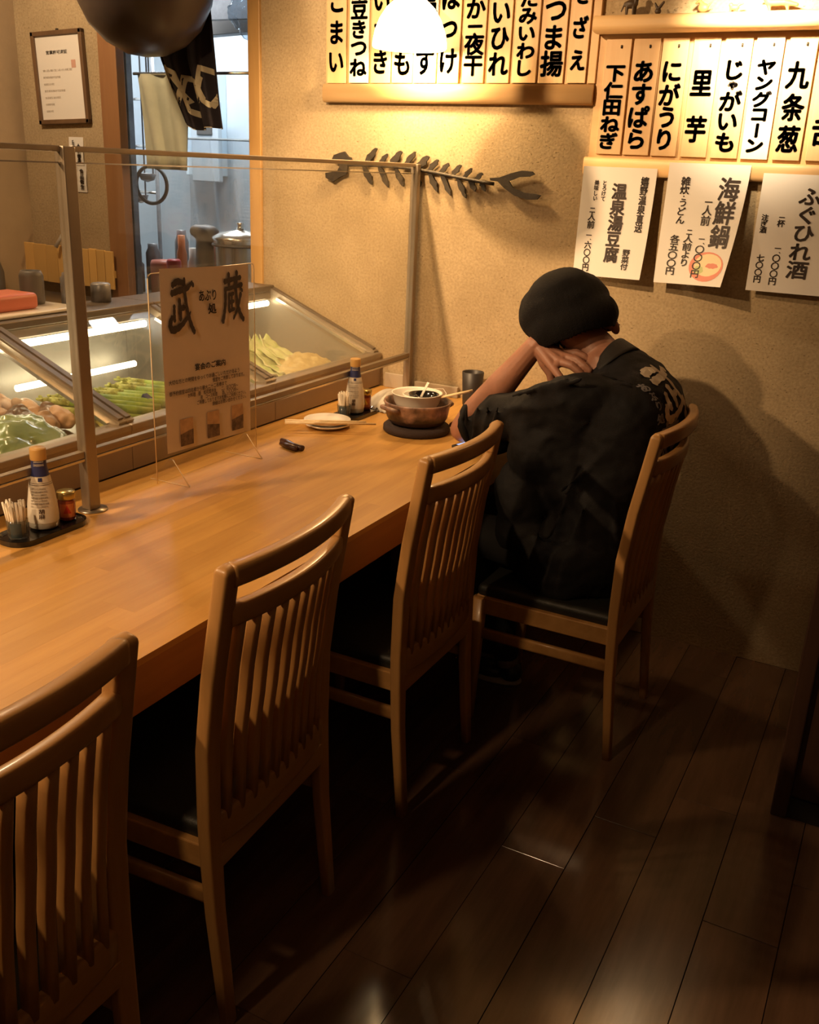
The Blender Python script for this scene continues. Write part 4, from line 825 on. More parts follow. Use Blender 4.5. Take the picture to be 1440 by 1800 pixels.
# ------------------------------------------------------------------ plates, chopsticks, rest
def plate(z, label):
    return tag(lathe('small_plate', [(0, .006), (.052, .006), (.0735, .0155), (.075, .0145), (.0745, .012), (.050, .001), (.044, 0), (0, 0)], (-1.602, 2.535, z), M['white'], None, 48), label, 'plate', 'stacked white plates')
plate(CT, 'round white plate at the bottom of the stack of two'); plate(CT + .0115, 'round white plate on top, under the chopsticks')
for k, (a, b) in enumerate((((-1.690, 2.425), (-1.470, 2.555)), ((-1.672, 2.40), (-1.435, 2.555)))):
    o = put('chopstick', bm_loft([(a[0], a[1], CT + .0305), (b[0], b[1], CT + .0305)], [(.0028, .0028), (.0043, .0043)] if k == 0 else [(.0043, .0043), (.0028, .0028)], side=(0, 0, 1), n=8, power=5), M['chop'], None, True)
    tag(o, ['wooden chopstick lying across the plates, farther of the pair', 'wooden chopstick lying across the plates, nearer of the pair'][k], 'chopstick', 'chopsticks on the plates')
ru = thing('chopstick_rest', (-1.555, 2.27, CT), 'dark brown twig chopstick rest on the counter before the plates', 'chopstick rest')
tube('twig', [(-1.607, 2.290, CT + .009), (-1.575, 2.277, CT + .010), (-1.548, 2.266, CT + .0085), (-1.510, 2.256, CT + .009)], [.0075, .0088, .0078, .0085], M['twig'], ru, 12)
tube('twig', [(-1.590, 2.262, CT + .009), (-1.560, 2.250, CT + .0095), (-1.520, 2.240, CT + .009)], [.0070, .0085, .0078], M['twig'], ru, 12)

# ------------------------------------------------------------------ clay pot group
PX, PY = -1.345, 2.660
tag(lathe('pot_mat', [(0, 0), (.100, 0), (.107, .006), (.106, .020), (.098, .026), (0, .026)], (PX, PY, CT), M['mat_felt'], None, 40), 'thick dark brown round mat under the clay pot', 'mat')
z0 = CT + .0262
po = thing('clay_pot', (PX, PY, z0), 'mottled brown clay hotpot with loop handles beside the resting arm', 'pot')
lathe('body', [(0, .001), (.070, .001), (.088, .008), (.097, .024), (.1015, .048), (.104, .062), (.108, .070), (.106, .075), (.100, .072), (.096, .056), (.090, .034), (.074, .014), (0, .010)], (PX, PY, z0), M['clay'], po, 48)
for s in (0, 1):
    a = -2.03 + s * PI; d = Vector((math.cos(a), math.sin(a), 0)); e = Vector((-d.y, d.x, 0)); c = Vector((PX, PY, z0 + .054))
    tube('handle', [c + d * .098 - e * .036, c + d * .112 - e * .034 + Vector((0, 0, .004)), c + d * .118 - e * .015 + Vector((0, 0, .006)), c + d * .118 + e * .015 + Vector((0, 0, .006)), c + d * .112 + e * .034 + Vector((0, 0, .004)), c + d * .098 + e * .036], .0075, M['clay'], po, 10)
bo = lathe('soup_bowl', [(0, 0), (.045, 0), (.060, .012), (.072, .034), (.079, .060), (.0815, .062), (.0805, .064), (.076, .060), (.068, .034), (.055, .010), (0, .006)], (PX - .008, PY + .010, z0 + .034), M['white'], None, 48); tag(bo, 'white ceramic bowl set inside the clay pot', 'bowl')
lb = lathe('small_bowl', [(0, .0), (.030, 0), (.044, .012), (.056, .034), (.060, .046), (.058, .0475), (.054, .043), (.040, .014), (0, .008)], (PX + .006, PY + .012, z0 + .047), M['white'], None, 40); tag(lb, 'smaller white bowl nested in the white bowl in the pot', 'bowl')
db = lathe('lacquer_bowl', [(0, 0), (.022, 0), (.036, .010), (.047, .028), (.0485, .036), (.0465, .036), (.044, .028), (.030, .012), (0, .008)], (PX + .014, PY + .014, z0 + .059), M['lacquer'], None, 36); tag(db, 'black lacquer cup bowl on top of the nested bowls in the pot', 'bowl')
sp_ = thing('spoon', (PX + .02, PY - .01, z0 + .075), 'white flat handled spoon sticking out of the black bowl', 'spoon')
put('spoon_handle', bm_loft([(PX + .010, PY - .002, z0 + .082), (PX + .026, PY + .018, z0 + .132)], [(.0016, .0065), (.0014, .0078)], side=(.8, -.6, 0), n=10, power=4), M['white'], sp_, True)
put('spoon_bowl', bm_lathe([(0, 0), (.010, .002), (.013, .006), (.012, .007), (0, .003)], (PX + .006, PY - .006, z0 + .075), 16), M['white'], sp_, True)
put('handle_mark', bm_loft([(PX + .0166, PY + .0010, z0 + .095), (PX + .0195, PY + .0045, z0 + .104)], [(.0006, .0022), (.0006, .0022)], side=(.8, -.6, 0), n=6, power=4), M['ink'], sp_, True)
for k in range(2):
    o = put('chopstick', bm_loft([(PX + .055 + .004 * k, PY + .02 - .012 * k, z0 + .086), (PX + .150, PY + .085 - .022 * k, z0 + .112)], [(.0022, .0022), (.0032, .0032)], side=(0, 0, 1), n=8, power=5), M['chop'], None, True)
    tag(o, ['wooden chopstick leaning out of the clay pot, wall side', 'wooden chopstick leaning out of the clay pot, counter edge side'][k], 'chopstick', 'chopsticks in the clay pot')
# face mask with ear loops
fm = thing('face_mask', (-1.55, 2.93, CT), 'crumpled white face mask with ear loop lying behind the clay pot', 'face mask')
def f(u, v):
    a = Vector((-1.640, 2.815, 0)); bx = Vector((.105, -.020, 0)); by = Vector((.040, .240, 0)); p = a + bx * u + by * v
    p.z = CT + .002 + .055 * math.sin(PI * min(1, v * 1.05)) ** .8 * (.4 + .6 * math.sin(PI * (u * .7 + .2))) + .004 * math.sin(u * 16); return p
put('mask_sheet', sheet(f, 18, 14, .0012), M['plastic_w'], fm, True)
tube('ear_loop', [(-1.545, 3.020, CT + .012), (-1.548, 3.06, CT + .022), (-1.515, 3.10, CT + .036), (-1.470, 3.11, CT + .040), (-1.448, 3.09, CT + .030), (-1.440, 3.06, CT + .004)], .0018, M['white'], fm, 8)
tube('ear_loop', [(-1.600, 3.000, CT + .010), (-1.620, 3.04, CT + .020), (-1.58, 3.08, CT + .02), (-1.550, 3.05, CT + .010)], .0018, M['white'], fm, 8)
tag(lathe('cup', [(0, 0), (.030, 0), (.032, .004), (.039, .120), (.037, .121), (.0345, .118), (.029, .008), (0, .006)], (-1.352, 3.10, CT), M['rubber'], None, 36), 'dark grey tumbler standing near the wall behind the raised arm', 'cup')
ph = thing('phone', (-1.115, 2.60, CT), 'black smartphone with lit bluish screen under the sleeve', 'phone')
rot = Matrix.Rotation(-.27, 3, 'Z')
def rb(name, w, l, z0_, z1_, mat, bev): 
    bm = bm_box(-w / 2, w / 2, -l / 2, l / 2, z0_, z1_, bev, 3); bmesh.ops.rotate(bm, verts=bm.verts, cent=(0, 0, 0), matrix=rot); bmesh.ops.translate(bm, verts=bm.verts, vec=(-1.114, 2.612, 0)); put(name, bm, mat, ph, True)
rb('phone_body', .074, .148, CT, CT + .009, M['black'], .0035); rb('phone_screen', .060, .116, CT + .0088, CT + .0095, M['phone_glow'], 0)
tube('charging_plug', [(-1.035, 2.52, CT - .01), (-1.040, 2.525, CT + .004)], .004, M['white'], ph, 8) if False else None

# ------------------------------------------------------------------ the seated person
pe = thing('person', (-0.78, 2.60, 0.0), 'person in black work clothes and knit cap slumped at the counter, head on hand', 'person')
V3 = Vector
HC = V3((-.897, 2.690, 1.178))                       # head centre
upv = V3((-.42, .05, .90)).normalized()              # towards the crown
fwd = V3((-.35, .86, -.36)); fwd = (fwd - upv * fwd.dot(upv)).normalized()
lat = upv.cross(fwd).normalized()                    # towards the left ear
HR = Matrix((fwd, lat, upv)).transposed()            # local (front, left, up) -> world
def hp(f_, l_, u_): return HC + fwd * f_ + lat * l_ + upv * u_
bm = bmesh.new()
blob(bm, HC + upv * .010, (.112, .090, .112), HR, 4)                # skull
blob(bm, hp(.030, 0, -.058), (.075, .066, .070), HR, 4)             # jaw block
blob(bm, hp(.078, 0, -.098), (.026, .026, .020), HR)                # chin
limb(bm, [(hp(.104, 0, .010), .012), (hp(.124, 0, -.028), .014)], 12)   # nose
blob(bm, hp(.120, .012, -.032), .009, sub=2); blob(bm, hp(.120, -.012, -.032), .009, sub=2)
blob(bm, hp(.100, .022, -.062), (.012, .020, .006), HR); blob(bm, hp(.100, -.004, -.062), (.014, .024, .007), HR); blob(bm, hp(.099, 0, -.072), (.012, .020, .007), HR)
for s in (-1, 1):
    blob(bm, hp(.094, .034 * s, .022), (.014, .024, .008), HR)      # brow
    blob(bm, hp(.066, .058 * s, -.020), (.026, .020, .024), HR)     # cheek
    ear = hp(-.004, .094 * s, -.012); blob(bm, ear, (.020, .010, .032), HR); blob(bm, ear + upv * -.026 + fwd * .003, (.010, .008, .012), HR)
NB = V3((-.745, 2.655, 1.045))                       # neck base
limb(bm, [(hp(-.028, 0, -.070), .060), (HC.lerp(NB, .62), .057), (NB, .064)], 20)
limb(bm, [(NB + V3((0, -.02, 0)), .066), (V3((-.74, 2.63, .98)), .085)], 20)
# arms under the sleeves
SL, EL, WL = V3((-.765, 2.475, .980)), V3((-1.155, 2.600, .806)), V3((-.940, 2.588, 1.090))
limb(bm, [(SL, .052), (SL.lerp(EL, .5), .045), (EL, .038)], 16)
limb(bm, [(EL, .041), (EL.lerp(WL, .22), .049), (EL.lerp(WL, .55), .043), (EL.lerp(WL, .85), .033), (WL, .030)], 18)
SR, ER, WR = V3((-.77, 2.80, 1.00)), V3((-.97, 2.90, .81)), V3((-1.12, 2.76, .795))
limb(bm, [(SR, .052), (SR.lerp(ER, .5), .045), (ER, .038), (ER.lerp(WR, .5), .036), (WR, .027)], 16)
me = remeshed(bm, .0048, 5)
# hands: fine voxels, joined to the arm at the wrist
def hand(bm, wrist, knuckles, fingers, thumb, ends):
    for kn in knuckles: limb(bm, [(wrist, .023), (wrist.lerp(kn, .5), .017), (kn, .0125)], 12)
    for a, b in zip(knuckles, knuckles[1:]): limb(bm, [(a, .0125), (b, .0125)], 12); limb(bm, [(wrist.lerp(a, .55), .015), (wrist.lerp(b, .55), .015)], 12)
    for ch in fingers: limb(bm, ch, 12)
    limb(bm, thumb, 12)
bh = bmesh.new()
limb(bh, [(EL.lerp(WL, .72), .037), (WL, .030)], 16)
K = [V3((-.868, 2.545, 1.040)), V3((-.855, 2.562, 1.056)), V3((-.852, 2.583, 1.068)), V3((-.862, 2.604, 1.072))]      # little, ring, middle, index knuckles
F = [[(K[0], .0120), (V3((-.845, 2.528, 1.026)), .0108), (V3((-.834, 2.522, 1.018)), .0100), (V3((-.824, 2.520, 1.012)), .0088)],
     [(K[1], .0125), (V3((-.818, 2.552, 1.052)), .0115), (V3((-.798, 2.550, 1.040)), .0105), (V3((-.784, 2.552, 1.030)), .0092)],
     [(K[2], .0130), (V3((-.810, 2.572, 1.066)), .0118), (V3((-.786, 2.566, 1.052)), .0108), (V3((-.770, 2.566, 1.042)), .0095)],
     [(K[3], .0130), (V3((-.822, 2.602, 1.080)), .0118), (V3((-.800, 2.602, 1.072)), .0108), (V3((-.786, 2.604, 1.062)), .0095)]]
T = [(WL.lerp(K[0], .25), .0185), (V3((-.905, 2.572, 1.045)), .0165), (V3((-.884, 2.572, 1.018)), .0130), (V3((-.878, 2.574, .990)), .0110)]
hand(bh, WL, K, F, T, None)
meh = remeshed(bh, .0024, 3)
bh2 = bmesh.new(); KR = [WR + V3((-.075, -.02 + .020 * q, .004)) for q in range(4)]
limb(bh2, [(ER.lerp(WR, .8), .030), (WR, .027)], 12)
hand(bh2, WR, KR, [[(k_, .0125), (k_ + V3((-.035, -.006, -.008)), .0115), (k_ + V3((-.058, -.010, -.022)), .0100)] for k_ in KR], [(WR + V3((-.02, -.015, 0)), .017), (WR + V3((-.045, -.045, -.004)), .014), (WR + V3((-.070, -.052, -.012)), .011)], None)
mer = remeshed(bh2, .003, 3)
bm = bmesh.new(); bm.from_mesh(me); bm.from_mesh(meh); bm.from_mesh(mer)
put('body', bm, M['skin'], pe, True)
for tip, d in ((F[0][3][0], V3((.60, -.55, .1))), (F[1][3][0], V3((.4, -.5, .5))), (T[3][0], V3((.4, -.6, -.1)))):
    d = d.normalized(); n_ = put('fingernail', (lambda b_: (blob(b_, tip + d * .0055, (.0055, .0048, .0034), d.to_track_quat('Z', 'Y').to_matrix(), 2), b_)[1])(bmesh.new()), M['nail'], pe, True)
for s in (-1, 1):
    put('eye', (lambda b_: (blob(b_, hp(.093, .033 * s, .002), (.008, .014, .006), HR, 2), b_)[1])(bmesh.new()), M['plastic_w'], pe, True)
    put('eyebrow', (lambda b_: (blob(b_, hp(.104, .034 * s, .022), (.005, .022, .004), HR, 2), b_)[1])(bmesh.new()), M['hair'], pe, True)
ep = V3((-.752, 2.700, 1.150))
put('ear', (lambda b_: (blob(b_, ep, (.014, .012, .024), Matrix.Rotation(-.5, 3, 'Y'), 3), limb(b_, [(ep, .012), (ep + V3((-.05, 0, -.01)), .016)], 10), b_)[2])(bmesh.new()), M['skin'], pe, True)
# knit cap
def capf(a, e):
    pass
bm = bmesh.new()
blob(bm, hp(-.006, .002, .008), (.131, .133, .102), HR, 5); blob(bm, hp(-.052, -.006, -.038), (.094, .130, .086), HR, 5); blob(bm, hp(-.030, .004, .040), (.100, .102, .080), HR, 4)
cme = remeshed(bm, .005, 26)
# cut away the face
bm = bmesh.new(); bm.from_mesh(cme)
kill = []
for v in bm.verts:
    q = v.co - HC; f_, l_, u_ = q.dot(fwd), q.dot(lat), q.dot(upv)
    if (f_ > .02 and u_ < .030) or (u_ < -.095 - f_ * .1): kill.append(v)
bmesh.ops.delete(bm, geom=kill, context='VERTS')
bmesh.ops.solidify(bm, geom=bm.faces[:], thickness=.003)
for v in bm.verts:
    q = v.co - HC; v.co += (q.normalized()) * (.0030 * noise.noise(v.co * 22) + .0003 * math.sin(q.dot(lat) * 420))
put('knit_cap', bm, M['knit'], pe, True)
bm = bmesh.new()
for k in range(46):
    a = random.uniform(-1, 1); l_ = a * .088; base = hp(-.070 + .03 * abs(a), l_, -.088 + .02 * abs(a)); 
    limb(bm, [(base, .006), (base + V3((random.uniform(-.01, .02), random.uniform(-.012, .004), -.018)), .0015)], 6)
for k in range(14):
    base = hp(-.035 + random.uniform(-.012, .012), -.112, -.05 + random.uniform(-.03, .01)); limb(bm, [(base, .006), (base + (-lat) * .016 + upv * random.uniform(-.02, .004), .0012)], 6)
for k in range(10):
    base = hp(random.uniform(-.05, .02), random.uniform(-.04, .04), .106); limb(bm, [(base - upv * .01, .003), (base + upv * .006 + V3((random.uniform(-.006, .006), 0, .002)), .0008)], 5)
put('hair', bm, M['hair'], pe, True)
# shirt
bm = bmesh.new()
spine = [((-.735, 2.600, .500), (.165, .205, .075)), ((-.720, 2.600, .58), (.150, .195, .09)), ((-.690, 2.605, .68), (.140, .180, .10)), ((-.665, 2.610, .78), (.140, .185, .10)), ((-.650, 2.620, .87), (.140, .200, .10)), ((-.645, 2.625, .94), (.138, .200, .095)), ((-.668, 2.635, 1.000), (.120, .175, .075)), ((-.700, 2.650, 1.045), (.085, .115, .055))]
def cat(a, b, c, d, t): return .5 * (2 * b + (c - a) * t + (2 * a - 5 * b + 4 * c - d) * t * t + (3 * b - a - 3 * c + d) * t ** 3)
for i in range(len(spine) - 1):
    g4 = [spine[max(0, i - 1)], spine[i], spine[i + 1], spine[min(len(spine) - 1, i + 2)]]
    for q in range(5):
        t_ = q / 5; blob(bm, V3([cat(*[g4[w][0][k] for w in range(4)], t_) for k in range(3)]), [cat(*[g4[w][1][k] for w in range(4)], t_) for k in range(3)], None, 4)
limb(bm, [(V3((-.73, 2.50, .990)), .072), (SL + V3((-.02, 0, -.002)), .072), (SL.lerp(EL, .35), .067), (SL.lerp(EL, .7), .067), (EL + V3((.105, -.012, .010)), .073), (EL + V3((.030, -.008, .002)), .066)], 24)
limb(bm, [(SL, .066), (V3((-.80, 2.50, .90)), .070), (V3((-.78, 2.53, .80)), .080)], 20)
limb(bm, [(V3((-.93, 2.50, .885)), .050), (V3((-.84, 2.50, .80)), .060), (V3((-.80, 2.52, .70)), .070)], 20)
limb(bm, [(V3((-.72, 2.76, 1.005)), .070), (SR, .070), (SR.lerp(ER, .5), .064), (ER, .060)], 20)

for c, r in (((-.86, 2.57, .80), (.115, .150, .12)), ((-.90, 2.57, .66), (.115, .150, .12)), ((-.88, 2.58, .56), (.13, .165, .09)), ((-.78, 2.60, .90), (.14, .17, .09))): blob(bm, V3(c), r, None, 4)
# folds
for a, b, r in [((-.74, 2.405, 1.05), (-.86, 2.43, .985), .012), ((-.78, 2.41, 1.045), (-.95, 2.455, .965), .011), ((-.83, 2.42, .955), (-.98, 2.47, .925), .011), ((-.99, 2.46, .93), (-1.02, 2.48, .83), .013), ((-1.03, 2.48, .925), (-1.05, 2.50, .80), .014), ((-1.07, 2.50, .91), (-1.09, 2.51, .79), .014), ((-1.11, 2.52, .90), (-1.125, 2.53, .78), .012),
                ((-.72, 2.43, .93), (-.86, 2.44, .85), .012), ((-.66, 2.42, .86), (-.78, 2.44, .72), .012), ((-.70, 2.41, .70), (-.72, 2.41, .56), .012), ((-.62, 2.43, .72), (-.60, 2.45, .55), .012), ((-.60, 2.46, 1.04), (-.70, 2.44, 1.06), .010), ((-.56, 2.50, 1.00), (-.66, 2.46, .93), .010),
                ((-.80, 2.40, .66), (-.84, 2.40, .54), .012), ((-.53, 2.58, .80), (-.60, 2.46, .72), .012)]:
    limb(bm, [(V3(a), r * .45), (V3(a).lerp(V3(b), .5), r * .8), (V3(b), r * .4)], 8)
# skirt of the garment over the seat
for k in range(28):
    a = PI - PI * .25 + k / 27 * PI * 1.25; c = V3((-.745 + .165 * math.cos(a), 2.60 + .215 * math.sin(a), .49)); limb(bm, [(c + V3((0, .012, .07)), .030), (c, .028), (c + V3((-.006, -.004, -.050 - .008 * math.sin(k * .9))), .018)], 10)
sme = remeshed(bm, .0065, 24, .5)
wobble(sme, .014, 7, 2); wobble(sme, .006, 19, 5); wobble(sme, .0025, 45, 9)
# neckline opening and sleeve cuff are cut where the skin comes out
bm = bmesh.new(); bm.from_mesh(sme); kill = []
ax = (WL - EL).normalized()
for v in bm.verts:
    q = v.co - EL; along = q.dot(ax); rad = (q - ax * along).length
    nb = v.co - (NB + V3((-.03, .006, .03)))
    if nb.length < .060 and v.co.z > 1.03: kill.append(v)
    if (v.co - EL).dot((EL - SL).normalized()) > -.048: kill.append(v)
bmesh.ops.delete(bm, geom=kill, context='VERTS')
shirt = put('shirt', bm, M['cloth'], pe, True)
# cuff roll and collar
ax = (EL - SL).normalized(); u_ = ax.cross(V3((0, 1, 0))).normalized(); w_ = ax.cross(u_)
cc = EL - ax * .052 + V3((.002, -.006, .004))
bm = bm_tube([cc + (u_ * math.cos(2 * PI * k / 24) + w_ * math.sin(2 * PI * k / 24)) * (.058 + .003 * math.sin(k * 1.9)) for k in range(24)], [.0110 + .002 * math.sin(k * 1.3) for k in range(24)], 8, True)
put('sleeve_cuff', bm, M['cloth'], pe, True)
cd = (HC - NB).normalized(); cu_ = cd.cross(V3((0, 1, 0))).normalized(); cw = cd.cross(cu_)
def colf(u, v):
    a = 2 * PI * u; r = .075 + .012 * (1 - v) - .004 * v; q = NB + V3((.010, 0, .002)) + (cu_ * math.cos(a) * 1.0 + cw * math.sin(a) * 1.1) * r
    back = max(0, (q - NB).normalized().dot(V3((.85, -.2, .3)))); return q + cd * (-.012 + v * (.020 + .038 * back))
put('collar', sheet(colf, 36, 5, .007), M['cloth_lt'], pe, True)
# legs
bm = bmesh.new()
for s, ky, fy in ((-1, 2.50, 2.60), (1, 2.72, 2.74)):
    hip = V3((-.76, 2.60 + .095 * s, .505)); knee = V3((-1.15, ky, .525)); ank = V3((-.955 if s < 0 else -1.02, fy, .105))
    limb(bm, [(hip, .082), (hip.lerp(knee, .5), .070), (knee, .058), (knee.lerp(ank, .35), .056), (knee.lerp(ank, .8), .047), (ank, .044)], 20)
blob(bm, V3((-.74, 2.60, .500)), (.115, .175, .068))
lme = remeshed(bm, .009, 5); wobble(lme, .006, 18, 3); put('trousers', lme, M['trouser'], pe, True)
for s, (ax_, ay_) in enumerate(((-.955, 2.60), (-1.02, 2.74))):
    tube('sock', [(ax_, ay_, .12), (ax_ + .006, ay_, .06)], [.034, .036], M['sock'], pe, 16)
    bm = bmesh.new(); blob(bm, V3((ax_ + .020, ay_, .040)), (.038, .036, .038)); blob(bm, V3((ax_ - .06, ay_, .030)), (.075, .040, .026)); blob(bm, V3((ax_ - .11, ay_, .026)), (.045, .042, .022)); sm = remeshed(bm, .005, 4)
    for v in sm.vertices: v.co.z = max(v.co.z, .010)
    put('shoe', sm, M['shoe'], pe, True)
    put('shoe_sole', bm_lathe([(0, 0), (.95, 0), (1.0, .004), (1.0, .012), (0, .013)], (0, 0, 0), 32) if False else (lambda b_: (b_.transform(Matrix.Translation((ax_ - .05, ay_, .0005)) @ Matrix.Diagonal((.108, .044, 1, 1))), b_)[1])(bm_lathe([(0, 0), (.96, 0), (1.0, .004), (1.0, .013), (0, .014)], (0, 0, 0), 32)), M['sole'], pe, True)
# script on the back
bmt = bmesh.new(); bmt.from_mesh(shirt.data); bmt.transform(Matrix.Translation(base_of(pe))); tree = BVHTree.FromBMesh(bmt)
def on_back(me, name, oy, oz, sx, sz, mat):
    dirv = V3((-.92, .10, -.36)).normalized(); R_ = V3((.10, .99, 0)).normalized(); U_ = R_.cross(dirv).normalized() * 1
    if U_.z < 0: U_ = -U_
    org = V3((-.35, 2.60, 1.00)); bm = bmesh.new(); bm.from_mesh(me)
    bmesh.ops.triangulate(bm, faces=bm.faces); bmesh.ops.subdivide_edges(bm, edges=[e for e in bm.edges if e.calc_length() > .06], cuts=2)
    bad = []
    for v in bm.verts:
        o_ = org + R_ * (oy + v.co.x * sx) + U_ * (oz + v.co.y * sz); h, n_, i_, d_ = tree.ray_cast(o_, dirv)
        if h is None: bad.append(v); continue
        v.co = h + n_ * .0016 - dirv * .0010
    bmesh.ops.delete(bm, geom=bad, context='VERTS')
    put(name, bm, mat, pe)
on_back(brush(BU, 0, 0, 1, 1), 'back_lettering', -.100, .000, .140, .150, M['script'])
on_back(brush(ZO, 0, 0, 1, 1), 'back_lettering', -.140, -.105, .125, .110, M['script_dim'])
me = text_mesh('あぶり', .1, .004, 1.0, True); fit(me, 0, 1, 0, 1); on_back(me, 'small_back_lettering', -.135, .045, .026, .080, M['script_dim'])
me = text_mesh('処', .1, .004, 1.0, True); fit(me, 0, 1, 0, 1); on_back(me, 'small_back_lettering', -.140, .010, .028, .028, M['script_dim'])
bmt.free()

# ------------------------------------------------------------------ kitchen side
# framed certificate, tilted
fr = thing('framed_certificate', (-3.33, YW, 1.65), 'framed paper certificate hanging slightly tilted on the kitchen wall', 'picture frame')
Rt = Matrix.Rotation(-.040, 4, 'Y')
def frp(bm, name, mat):
    bm.transform(Matrix.Translation((-3.33, 0, 1.84)) @ Rt @ Matrix.Translation((3.33, 0, -1.84))); return put(name, bm, mat, fr)
fx0, fx1, fz0, fz1 = -3.474, -3.186, 1.662, 2.018
for a in ((fx0, fx1, fz1 - .018, fz1), (fx0, fx1, fz0, fz0 + .018), (fx0, fx0 + .018, fz0, fz1), (fx1 - .018, fx1, fz0, fz1)): frp(bm_box(a[0], a[1], YW - .022, YW - .001, a[2], a[3], .003, 2), 'frame_side', M['framewood'])
frp(bm_box(fx0 + .016, fx1 - .016, YW - .012, YW - .008, fz0 + .016, fz1 - .016), 'certificate', M['paper'])
def frt(txt, x0, x1, z0, z1, bold, mat):
    me = text_mesh(txt, .1, bold, 1.0, False); fit(me, x0, x1, z0, z1)
    for v in me.vertices: v.co = V3((v.co.x, YW - .0128, v.co.y))
    bm = bmesh.new(); bm.from_mesh(me); frp(bm, 'lettering', mat)
frt('営業許可済証', -3.40, -3.28, 1.930, 1.945, .002, M['printgrey'])
for i, w_ in enumerate((.17, .10, .06, .12, .09, .05, .04)): frt('東京都知事許可証明書' if i % 2 else '食品衛生法の規定', -3.43, -3.43 + w_, 1.865 - i * .026, 1.874 - i * .026, .0, M['printgrey'])
frp(bm_lathe([(0, 0), (.014, 0), (.014, .001), (0, .001)], (0, 0, 0), 16), 'x', M['stampred']) if False else None
bm = bm_box(-3.262, -3.238, YW - .0130, YW - .0125, 1.875, 1.905, .0); frp(bm, 'red_stamp', M['stampred'])
frp((lambda b_: b_)(bm_box(-3.336, -3.324, YW - .012, YW - .002, fz1, fz1 + .008, .003)), 'hanger', M['iron'])
for i, (x0, x1, z0, z1, txt) in enumerate([(-3.322, -3.240, 1.500, 1.612, '食堂'), (-3.320, -3.232, 1.392, 1.512, '食品衛生')]):
    n_ = thing('wall_note', ((x0 + x1) / 2, YW, z0), ['small white note taped to the kitchen wall right under the frame', 'lower white note on the kitchen wall, seen through the glass screen'][i], 'note', 'white notes under the frame')
    put('note_paper', sheet(lambda u, v: V3((x0 + (x1 - x0) * u, YW - .003 - .003 * math.sin(v * 5), z0 + (z1 - z0) * v)), 4, 4, .0004), M['paper'], n_)
    me = text_mesh(txt, .1, .003, 1.0, True); fit(me, x0 + (x1 - x0) * .60, x0 + (x1 - x0) * .88, z0 + .012, z1 - .025)
    for v in me.vertices: v.co = V3((v.co.x, YW - .0085, v.co.y))
    put('lettering', me, M['ink_soft'], n_)
    me = text_mesh('手洗', .1, .003, 1.0, True); fit(me, x0 + (x1 - x0) * .28, x0 + (x1 - x0) * .44, z0 + .045, z1 - .012)
    for v in me.vertices: v.co = V3((v.co.x, YW - .0085, v.co.y))
    put('lettering', me, M['ink_soft'], n_)
# bamboo slat board
bb = thing('slatted_wood_board', (-3.3, YW - .06, 1.0), 'honey coloured board of upright slats on the kitchen wall beside the pillar', 'board')
xs = [-3.60, -3.53, -3.455, -3.385, -3.32, -3.262, -3.20, -3.155, -3.108, -3.062]
for i, (a, b) in enumerate(zip(xs, xs[1:])):
    box('slat', a + .0012, b - .0012, YW - .056, YW - .045, 1.003 + .002 * (i % 2), 1.166 - .002 * (i % 3), M['bamboo'], bb, bev=.002)
box('back_batten', -3.585, -3.07, YW - .045, YW - .002, 1.05, 1.08, M['bamboo'], bb)
# back work shelf behind the cases with kitchen clutter
kb = thing('kitchen_worktop', (-3.2, 3.0, 0), 'dark steel kitchen worktop running under the slatted board', 'worktop')
box('top', -3.58, -2.75, 2.75, YW - .035, .93, .96, M['steel'], kb, bev=.004); box('cabinet', -3.57, -2.77, 2.77, YW - .04, 0, .93, M['kgrey'], kb)
SH = 1.0925
sx, sy = -2.37, 2.06
tr = thing('food_tray', (-2.40, 1.98, SH), 'white rimmed tray with a salmon pink lid on the case top', 'tray')
put('tray', bm_box(-2.50, -2.29, 1.80, 2.20, SH, SH + .012, .005, 3), M['white'], tr, True)
put('pink_lid', bm_box(-2.465, -2.335, 1.86, 2.075, SH + .012, SH + .060, .014, 4), M['salmon'], tr, True)
tag(lathe('dark_jug', [(0, 0), (.034, 0), (.036, .01), (.036, .085), (.030, .10), (.027, .10), (.030, .08), (0, .08)], (-2.43, 2.135, SH + .012), M['kdark'], None, 24), 'dark rounded container on the tray beside the pink lid', 'container')
tag(lathe('steel_canister', [(0, 0), (.036, 0), (.036, .085), (.030, .092), (.030, .100), (.012, .106), (0, .106)], (-2.385, 2.255, SH), M['kgrey'], None, 24), 'small grey steel canister behind the left glass post', 'canister')
tag(lathe('steel_canister', [(0, 0), (.032, 0), (.032, .055), (.027, .060), (0, .060)], (-2.385, 2.375, SH), M['kgrey'], None, 24), 'low grey steel canister standing right of the left glass post', 'canister')
o = thing('sauce_bottle', (-2.80, 2.36, .96), 'white capped brown bottle at the picture edge before the slatted board', 'bottle')
for k, (bx_, by_) in enumerate([(-2.96, 2.83)]):
    lathe('bottle_body', [(0, 0), (.040, 0), (.042, .01), (.042, .10), (.030, .14), (.018, .165), (.018, .18), (0, .18)], (-3.50, 2.88, .9605), M['kdark'], o, 24); lathe('bottle_cap', [(.024, .175), (.026, .18), (.026, .235), (0, .237)], (-3.50, 2.88, .9605), M['plastic_w'], o, 20)
tag(tube('steel_ladle_handle', [(-3.36, 3.10, 1.16), (-3.30, 3.155, 1.30)], [.009, .006], M['plastic_w'], None, 8), 'pale stick leaning on the wall above the slatted board', 'stick') 
